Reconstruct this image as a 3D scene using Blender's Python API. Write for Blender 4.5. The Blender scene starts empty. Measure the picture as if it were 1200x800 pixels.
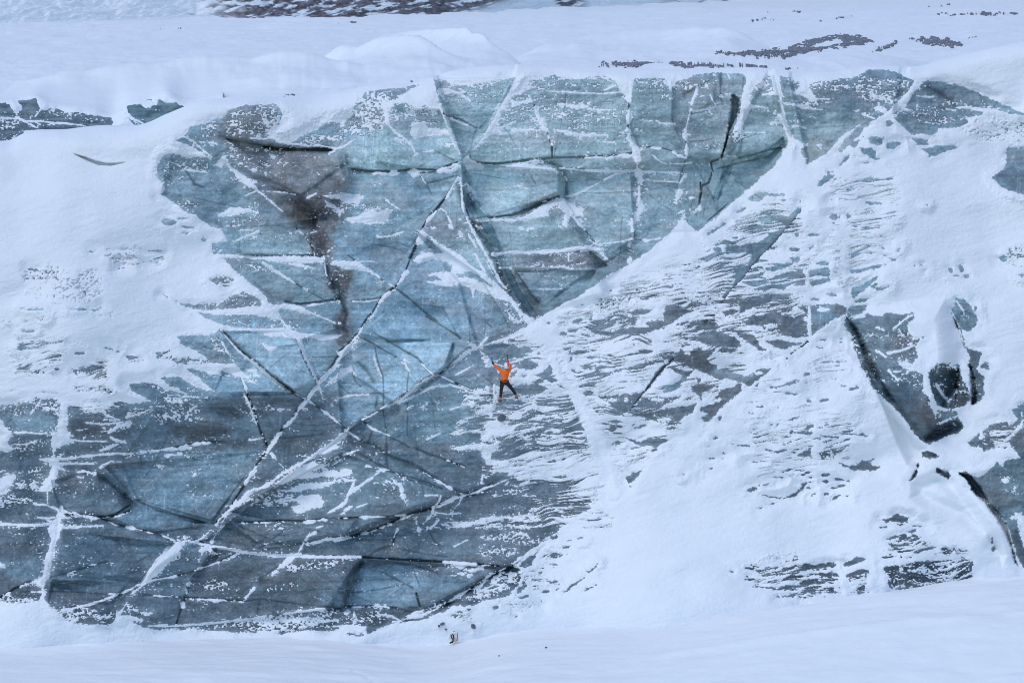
import bpy, bmesh, math, random
import numpy as np
from mathutils import Vector, Matrix

C = bpy.context.scene
col = C.collection
R = math.radians
rng = np.random.default_rng(11)
random.seed(5)

# ------------------------------------------------------------------ camera, sky, sun, exposure
CAMZ = 31.0                      # camera height above the valley floor's datum
FPX = 3288.0                     # focal length in photo pixels (1200 wide)
PITCH = R(8.0)
cam_d = bpy.data.cameras.new('camera')
cam_d.sensor_width = 36.0
cam_d.lens = 36.0 * FPX / 1200.0
cam_d.clip_start = 0.5
cam_d.clip_end = 20000.0
cam = bpy.data.objects.new('camera', cam_d)
col.objects.link(cam)
cam.location = (0, 0, CAMZ)
cam.rotation_euler = (R(90) - PITCH, 0, 0)
C.camera = cam

SUN_EL, SUN_AZ = R(60), R(240)   # azimuth measured clockwise from +Y (north)
SUN_STRENGTH, SKY_STRENGTH = 0.85, 0.13
world = bpy.data.worlds.new('World'); C.world = world; world.use_nodes = True
wn = world.node_tree.nodes; wl = world.node_tree.links
sky = wn.new('ShaderNodeTexSky'); sky.sky_type = 'NISHITA'; sky.sun_disc = False
sky.sun_elevation = SUN_EL; sky.sun_rotation = SUN_AZ
sky.air_density = 1.0; sky.dust_density = 0.3; sky.ozone_density = 3.0
bg = wn['Background']; bg.inputs['Strength'].default_value = SKY_STRENGTH
wl.new(sky.outputs['Color'], bg.inputs['Color'])
sun_d = bpy.data.lights.new('sun', 'SUN'); sun_d.energy = SUN_STRENGTH; sun_d.angle = R(30)
sun_d.color = (1.0, 0.97, 0.95)
sun = bpy.data.objects.new('sun', sun_d); col.objects.link(sun)
sdir = Vector((math.sin(SUN_AZ) * math.cos(SUN_EL), math.cos(SUN_AZ) * math.cos(SUN_EL), math.sin(SUN_EL)))
sun.rotation_euler = (-sdir).to_track_quat('-Z', 'Y').to_euler()
C.cycles.filter_width = 1.0
C.view_settings.view_transform = 'Standard'
C.view_settings.look = 'None'
C.view_settings.exposure = 0.42
C.view_settings.gamma = 1.0
C.view_settings.use_curve_mapping = False

# ------------------------------------------------------------------ numeric helpers
cp, sp = math.cos(PITCH), math.sin(PITCH)

def ray_pos(u, v, D):
    """point at horizontal distance D seen at photo pixel (u, v)"""
    a = (u - 600.0) / FPX
    b = (400.0 - v) / FPX
    dy = cp + b * sp
    dz = -sp + b * cp
    k = D / dy
    return a * k, D + 0 * k, dz * k + CAMZ

def z_at(v, D):
    b = (400.0 - v) / FPX
    return (-sp + b * cp) / (cp + b * sp) * D + CAMZ

def project(x, y, z):
    z = z - CAMZ
    f = y * cp - z * sp
    up = y * sp + z * cp
    return 600.0 + FPX * x / f, 400.0 - FPX * up / f

def sstep(a, b, x):
    t = np.clip((x - a) / (b - a), 0, 1)
    return t * t * (3 - 2 * t)

TAB = rng.random((256, 256)).astype(np.float32) * 2 - 1
def vnoise(x, y, seed=0):
    x = x + seed * 17.31; y = y + seed * 9.77
    xi = np.floor(x); yi = np.floor(y)
    fx = (x - xi).astype(np.float32); fy = (y - yi).astype(np.float32)
    xi = xi.astype(np.int64); yi = yi.astype(np.int64)
    fx = fx * fx * fx * (fx * (fx * 6 - 15) + 10); fy = fy * fy * fy * (fy * (fy * 6 - 15) + 10)
    x0 = (xi + seed * 37) & 255; x1 = (x0 + 1) & 255
    y0 = (yi + seed * 91) & 255; y1 = (y0 + 1) & 255
    a = TAB[y0, x0]; b = TAB[y0, x1]; c = TAB[y1, x0]; d = TAB[y1, x1]
    return (a + (b - a) * fx) * (1 - fy) + (c + (d - c) * fx) * fy

def fbm(x, y, seed=0, octv=4, gain=0.5):
    s = 0; a = 1.0; n = 0
    for k in range(octv):
        s = s + a * vnoise(x * 2 ** k, y * 2 ** k, seed + k); n += a * a
        a *= gain
    return s / math.sqrt(n) * 1.6

def rot(x, y, deg):
    c, s = math.cos(R(deg)), math.sin(R(deg))
    return x * c + y * s, -x * s + y * c

def rank(a):
    o = np.argsort(a, axis=None, kind='stable')
    r = np.empty(a.size, np.float32); r[o] = np.linspace(0, 1, a.size, dtype=np.float32)
    return r.reshape(a.shape)

def interp(pts, x):
    p = np.array(pts, float)
    return np.interp(x, p[:, 0], p[:, 1])

def smooth_interp(pts, x):
    """Catmull-like smooth 1-D curve through the points"""
    p = np.array(pts, float); xs, ys = p[:, 0], p[:, 1]
    m = np.gradient(ys, xs)
    i = np.clip(np.searchsorted(xs, x) - 1, 0, len(xs) - 2)
    h = xs[i + 1] - xs[i]; t = np.clip((x - xs[i]) / h, 0, 1)
    return ((2*t**3 - 3*t**2 + 1) * ys[i] + (t**3 - 2*t**2 + t) * h * m[i]
            + (-2*t**3 + 3*t**2) * ys[i+1] + (t**3 - t**2) * h * m[i+1])

# ------------------------------------------------------------------ snow/ice painter: lays drifts, patches, cracks and seams out on a wall
class Painter:
    def __init__(s, cols, V, seed=0):
        s.cols = cols; s.V = V.astype(np.float32); s.U = np.broadcast_to(cols[None, :], V.shape).astype(np.float32)
        s.vmin = V.min(axis=1); s.vmax = V.max(axis=1)
        U, V = s.U, s.V
        s.S = np.full(V.shape, 14.0, np.float32)      # >0 snow lies here (photo-pixel units from its edge)
        s.G = np.zeros(V.shape, np.float32)           # crack depth (m), ice only
        s.D = np.zeros(V.shape, np.float32)           # relief of the wall (m, + is farther)
        s.T = np.zeros(V.shape + (3,), np.float32)    # ice colour
        s.Rm = np.full(V.shape, 14.0, np.float32)    # distance to the solid snow, for the rime round it
        s.K = np.zeros(V.shape, np.float32)           # dark refrozen seams, and shade painted into the cracks
        s.J = (fbm(U / 8, V / 5, seed + 3, 3) * .75 + fbm(U / 2.2, V / 1.7, seed + 9, 2) * .75).astype(np.float32)
        ux, vy = rot(U, V, -9)
        wob = fbm(U / 40, V / 30, seed + 5, 2) * 6
        s.RA = rank(fbm(ux / 17, (vy + wob * .5) / 3.2, seed + 20, 5, .74))
        s.RC = rank(fbm(ux / 46, (vy + wob) / 8.0, seed + 30, 5, .72))
        s.RB = rank(fbm(U / 2.3, V / 1.6, seed + 40, 2, .6) + .55 * fbm(U / 24, V / 6, seed + 44, 3))
        s.RD = rank(fbm(ux / 24, (vy + wob * .6) / 1.7, seed + 60, 4, .7) + .75 * fbm(U / 55, V / 26, seed + 66, 3))
        s.DA = fbm(U / 6, V / 6, seed + 50, 2); s.DD = fbm(U / 11, V / 9, seed + 55, 3)
    def win(s, p, pad):
        x0, y0 = p.min(axis=0) - pad; x1, y1 = p.max(axis=0) + pad
        c0, c1 = np.searchsorted(s.cols, [x0, x1])
        r = np.nonzero((s.vmax >= y0) & (s.vmin <= y1))[0]
        if c1 <= c0 or len(r) == 0: return None
        return slice(r[0], r[-1] + 1), slice(c0, c1)
    def sdf(s, p, w):
        U, V = s.U[w], s.V[w]
        d2 = np.full(U.shape, 1e9, np.float32); ins = np.zeros(U.shape, bool)
        n = len(p)
        for i in range(n):
            ax, ay = p[i]; bx, by = p[(i + 1) % n]
            ex, ey = bx - ax, by - ay; L = ex * ex + ey * ey + 1e-9
            px, py = U - ax, V - ay
            t = np.clip((px * ex + py * ey) / L, 0, 1)
            d2 = np.minimum(d2, (px - t * ex) ** 2 + (py - t * ey) ** 2)
            if ay != by:
                cr = ((ay > V) != (by > V)) & (U < (V - ay) * ex / ey + ax)
                ins ^= cr
        d = np.sqrt(d2)
        return np.where(ins, d, -d)
    def line(s, p, w):
        U, V = s.U[w], s.V[w]
        best = np.full(U.shape, 1e9, np.float32); arc = np.zeros(U.shape, np.float32); acc = 0.0
        for i in range(len(p) - 1):
            ax, ay = p[i]; bx, by = p[i + 1]
            ex, ey = bx - ax, by - ay; L = math.hypot(ex, ey) + 1e-6
            px, py = U - ax, V - ay
            t = np.clip((px * ex + py * ey) / (L * L), 0, 1)
            d = np.hypot(px - t * ex, py - t * ey)
            m = d < best
            arc = np.where(m, acc + t * L, arc); best = np.where(m, d, best)
            acc += L
        return best, arc / acc
    # -- commands
    def ice(s, p, jit=.85):
        w = s.win(p, 22)
        if not w: return
        d = s.sdf(p, w)
        s.S[w] = np.minimum(s.S[w], -(d + s.J[w] * jit))
        s.Rm[w] = np.minimum(s.Rm[w], -d)
    def snow(s, p, jit=.95):
        w = s.win(p, 22)
        if not w: return
        d = s.sdf(p, w)
        s.S[w] = np.maximum(s.S[w], d + s.J[w] * jit)
        s.Rm[w] = np.maximum(s.Rm[w], d)
        dens = .17 * min(jit, 1) * np.exp(np.minimum(d, 0) / 4.0)
        s.S[w] = np.where(d > -12, np.maximum(s.S[w], np.minimum((s.RB[w] - (1 - dens)) * 26, 2.0)), s.S[w])
    def stroke(s, p, w0, w1, dash=0.0, jit=.5):
        w = s.win(p, max(w0, w1) + 8)
        if not w: return
        d, t = s.line(p, w)
        hw = .78 * (w0 + (w1 - w0) * t)
        val = hw - d + s.J[w] * jit * np.minimum(1, .55 + hw / 3)
        if dash: val = val - dash * (1.25 * s.DD[w] + .1) * np.minimum(2.2, .8 + hw)
        s.S[w] = np.maximum(s.S[w], val)
        s.Rm[w] = np.maximum(s.Rm[w], (hw - d) - 2 * (dash > 0) - 2)
        dens = .075 * min(1.3, max(w0, w1)) * np.exp(-np.maximum(d - hw, 0) / 3.0)
        s.S[w] = np.where(d < 8, np.maximum(s.S[w], np.minimum((s.RB[w] - (1 - dens)) * 26, 1.8)), s.S[w])
    def groove(s, p, gw, gd, vein=None):
        if vein is None: vein = .72 if gw <= 1.6 else .48
        w = s.win(p, gw * 2 + 6)
        if not w: return
        d, t = s.line(p, w)
        wj = .8 * gw * (1 + .22 * s.DD[w])
        s.G[w] = np.maximum(s.G[w], gd * .36 * (1 - sstep(.3, 1.0, d / np.maximum(wj, .4))))
        if vein: s.K[w] = np.maximum(s.K[w], vein * (1 - sstep(.2, 1.3, d / np.maximum(wj, .4))))  # shade painted along the groove, on top of its real depth
    def vein(s, p, vw, k):
        w = s.win(p, vw * 3 + 4)
        if not w: return
        d, t = s.line(p, w)
        wj = 1.15 * vw * (1 + .28 * s.DD[w])
        s.K[w] = np.maximum(s.K[w], k ** .45 * np.exp(-(d / np.maximum(wj, .35)) ** 2) * (.9 + .1 * s.DD[w]))
    def mix(s, p, cov, kind='A', feather=10):
        w = s.win(p, 4)
        if not w: return
        a = sstep(0, feather, s.sdf(p, w) + s.J[w] * 2)
        Rk = {'A': s.RA, 'B': s.RB, 'C': s.RC, 'D': getattr(s, 'RD', s.RA)}[kind][w]
        s.S[w] = s.S[w] * (1 - a) + a * np.clip((Rk - cov) * 22, -6, 7)
        s.Rm[w] = np.where(a > .3, np.minimum(s.Rm[w], -3.5 * a), s.Rm[w])
    def dots(s, p, dens, feather=8):
        w = s.win(p, 4)
        if not w: return
        a = sstep(-2, feather, s.sdf(p, w))
        s.S[w] = np.maximum(s.S[w], np.minimum((s.RB[w] - (1 - .8 * dens * a)) * 26, 2.5) - 6 * (a <= 0))
    def relief(s, p, depth, edge, edge2=None):
        w = s.win(p, 3)
        if not w: return
        d = s.sdf(p, w)
        s.D[w] += 1.25 * depth * sstep(-.5, edge, d)
    def tint(s, cx, cy, rx, ry, ang, c, wt, soft=.5):
        p = np.array([(cx - rx - ry, cy - rx - ry), (cx + rx + ry, cy + rx + ry)], float)
        w = s.win(p, 2)
        if not w: return
        x, y = rot(s.U[w] - cx, s.V[w] - cy, ang)
        q = np.sqrt((x / rx) ** 2 + (y / ry) ** 2) + .22 * fbm(s.U[w] / 14, s.V[w] / 9, int(cx) % 50, 3)
        a = (wt * (1 - sstep(1 - soft, 1 + soft * .7, q / 1.08)))[..., None]
        s.T[w] = s.T[w] * (1 - a) + a * np.array(c, np.float32)
    def tint_poly(s, p, c, wt, feather):
        w = s.win(p, feather)
        if not w: return
        d = s.sdf(p, w) + 3 * fbm(s.U[w] / 12, s.V[w] / 8, 77, 3)
        a = (wt * sstep(-feather * .5, feather, d))[..., None]
        s.T[w] = s.T[w] * (1 - a) + a * np.array(c, np.float32)

def ell(cx, cy, rx, ry, ang=0, n=14):
    out = []
    for i in range(n):
        a = 2 * math.pi * i / n
        x, y = rx * math.cos(a), ry * math.sin(a)
        c, s_ = math.cos(R(ang)), math.sin(R(ang))
        out.append((cx + x * c - y * s_, cy + x * s_ + y * c))
    return np.array(out, float)

def run(P, text):
    """small drawing language; '@ox,oy' = origin of a 5x enlarged survey sheet, '@1' = plain photo pixels"""
    ox = oy = 0.0; k = 1.0
    for ln in text.strip().splitlines():
        ln = ln.split('#')[0].strip()
        if not ln: continue
        if ln[0] == '@':
            if ln == '@1': ox = oy = 0.0; k = 1.0
            else: ox, oy = map(float, ln[1:].split(',')); k = 5.0
            continue
        f = ln.split()
        cmd = f[0]
        nums = [tuple(map(float, q.split(','))) for q in f[1:]]
        pts = lambda a: np.array([(ox + x / k, oy + y / k) for x, y in a], float)
        if cmd == 'i': P.ice(pts(nums))
        elif cmd == 'I': P.ice(pts(nums), .8)
        elif cmd == 's': P.snow(pts(nums))
        elif cmd == 'z': P.snow(pts(nums), .8)
        elif cmd in 'eb':
            for q in nums:
                e = ell(ox + q[0] / k, oy + q[1] / k, q[2] / k, q[3] / k, q[4] if len(q) > 4 else 0)
                P.ice(e, .9) if cmd == 'e' else P.snow(e, .7)
        elif cmd == 'w': P.stroke(pts(nums[1:]), *nums[0])
        elif cmd == 'g': P.groove(pts(nums[1:]), *nums[0])
        elif cmd == 'v': P.vein(pts(nums[1:]), *nums[0])
        elif cmd == 'c':   # crack: groove + dashed snow, 'c gw,gd,sw,dash,dx,dy pts'
            gw, gd, sw, dash, dx, dy = nums[0]
            q = pts(nums[1:])
            P.groove(q, gw, gd)
            P.stroke(q + np.array([dx, dy]), sw, sw, dash)
        elif cmd in ('mA', 'mB', 'mC', 'mD'): P.mix(pts(nums[1:]), nums[0][0], cmd[1], nums[0][1] if len(nums[0]) > 1 else 10)
        elif cmd == 'p': P.dots(pts(nums[1:]), nums[0][0], nums[0][1] if len(nums[0]) > 1 else 8)
        elif cmd == 'd': P.relief(pts(nums[1:]), *nums[0])
        else: raise ValueError(ln)
# ------------------------------------------------------------------ survey of the ice wall: where snow lies, where it cracks
WALL_BASE = """
@1
i 288,123 318,122 400,120 412,111 430,106 450,104 476,101 500,96 512,90 530,99 548,99 572,96 600,89 620,92 650,88 670,93 708,88 720,94 728,106 737,117 742,92 782,92 787,103 793,96 818,87 840,85 874,87 878,106 900,89 914,89 928,91 946,97 974,94 1000,91 1018,82 1042,82 1072,94 1063,111 1042,130 1029,141 1006,147 986,160 968,180 945,194 938,178 929,161 924,168 908,194 892,208 878,220 848,247 818,271 802,258 795,262 786,272 764,291 744,306 716,320 692,338 678,348 658,357 640,367 628,375 620,380 612,388 600,392 580,400 562,407 566,420 574,440 568,456 556,456 566,470 560,485 540,492 566,503 562,520 565,535 575,550 600,560 640,590 652,612 636,638 604,662 600,690 590,700 566,703 558,708 516,711 480,722 456,731 430,743 428,734 400,734 393,739 360,738 330,743 310,739 275,741 230,736 183,738 158,731 130,732 100,731 84,728 72,720 58,710 50,702 30,707 0,704 -230,702 -230,474 0,475 20,470 60,470 110,480 140,472 182,471 156,458 149,448 184,449 190,455 218,461 200,452 187,442 212,441 222,450 232,455 252,459 240,448 218,432 250,436 266,428 258,424 236,414 212,402 208,395 212,394 246,392 257,386 280,386 334,386 328,374 327,362 314,355 312,348 294,332 272,314 262,303 280,300 249,298 249,286 266,282 260,268 248,266 234,258 230,252 220,249 204,238 188,228 194,220 182,206 185,192 192,181 207,179 240,184 225,172 207,165 218,157 224,150 250,140 264,136 268,129
# ice lenses on the left
i 192,346 202,350 218,360 240,364 275,362 308,360 304,352 296,346 284,341 266,350 258,355 236,357 210,355
i 230,366 254,378 280,385 334,385 328,374 292,368 256,368
i 208,395 246,393 260,400 274,422 262,426 246,424 236,414 212,402
e 260,328,15,4 265,335,4,1.5 198,260,9,4 214,256,6,1.5,-8 221,266,8,1.5 217,273,3,1 239,281,3,3
mB .35,5 180,410 212,408 196,416 246,420 248,425 206,428 180,420
i 1048,138 1060,127 1076,97 1100,95 1121,99 1140,106 1162,116 1180,124 1199,132 1240,150 1290,175 1290,190 1200,136 1180,132 1160,127 1120,126 1152,130 1151,134 1132,139 1136,145 1120,150 1100,150 1097,158 1068,157 1048,140 1046,130 1058,126
i 1182,172 1200,170 1400,165 1400,262 1200,228 1182,224 1172,218 1162,208 1176,198 1180,190 1178,178
e 1196,150,10,8 1196,151,12,3
mA .14,10 1125,150 1140,136 1200,140 1200,170 1150,168 1120,162
mB .10,10 1120,160 1150,136 1230,146 1230,178 1150,170
i 1068,162 1088,164 1088,170 1075,170
i 1078,174 1112,169 1122,173 1105,180 1090,183
"""
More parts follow.
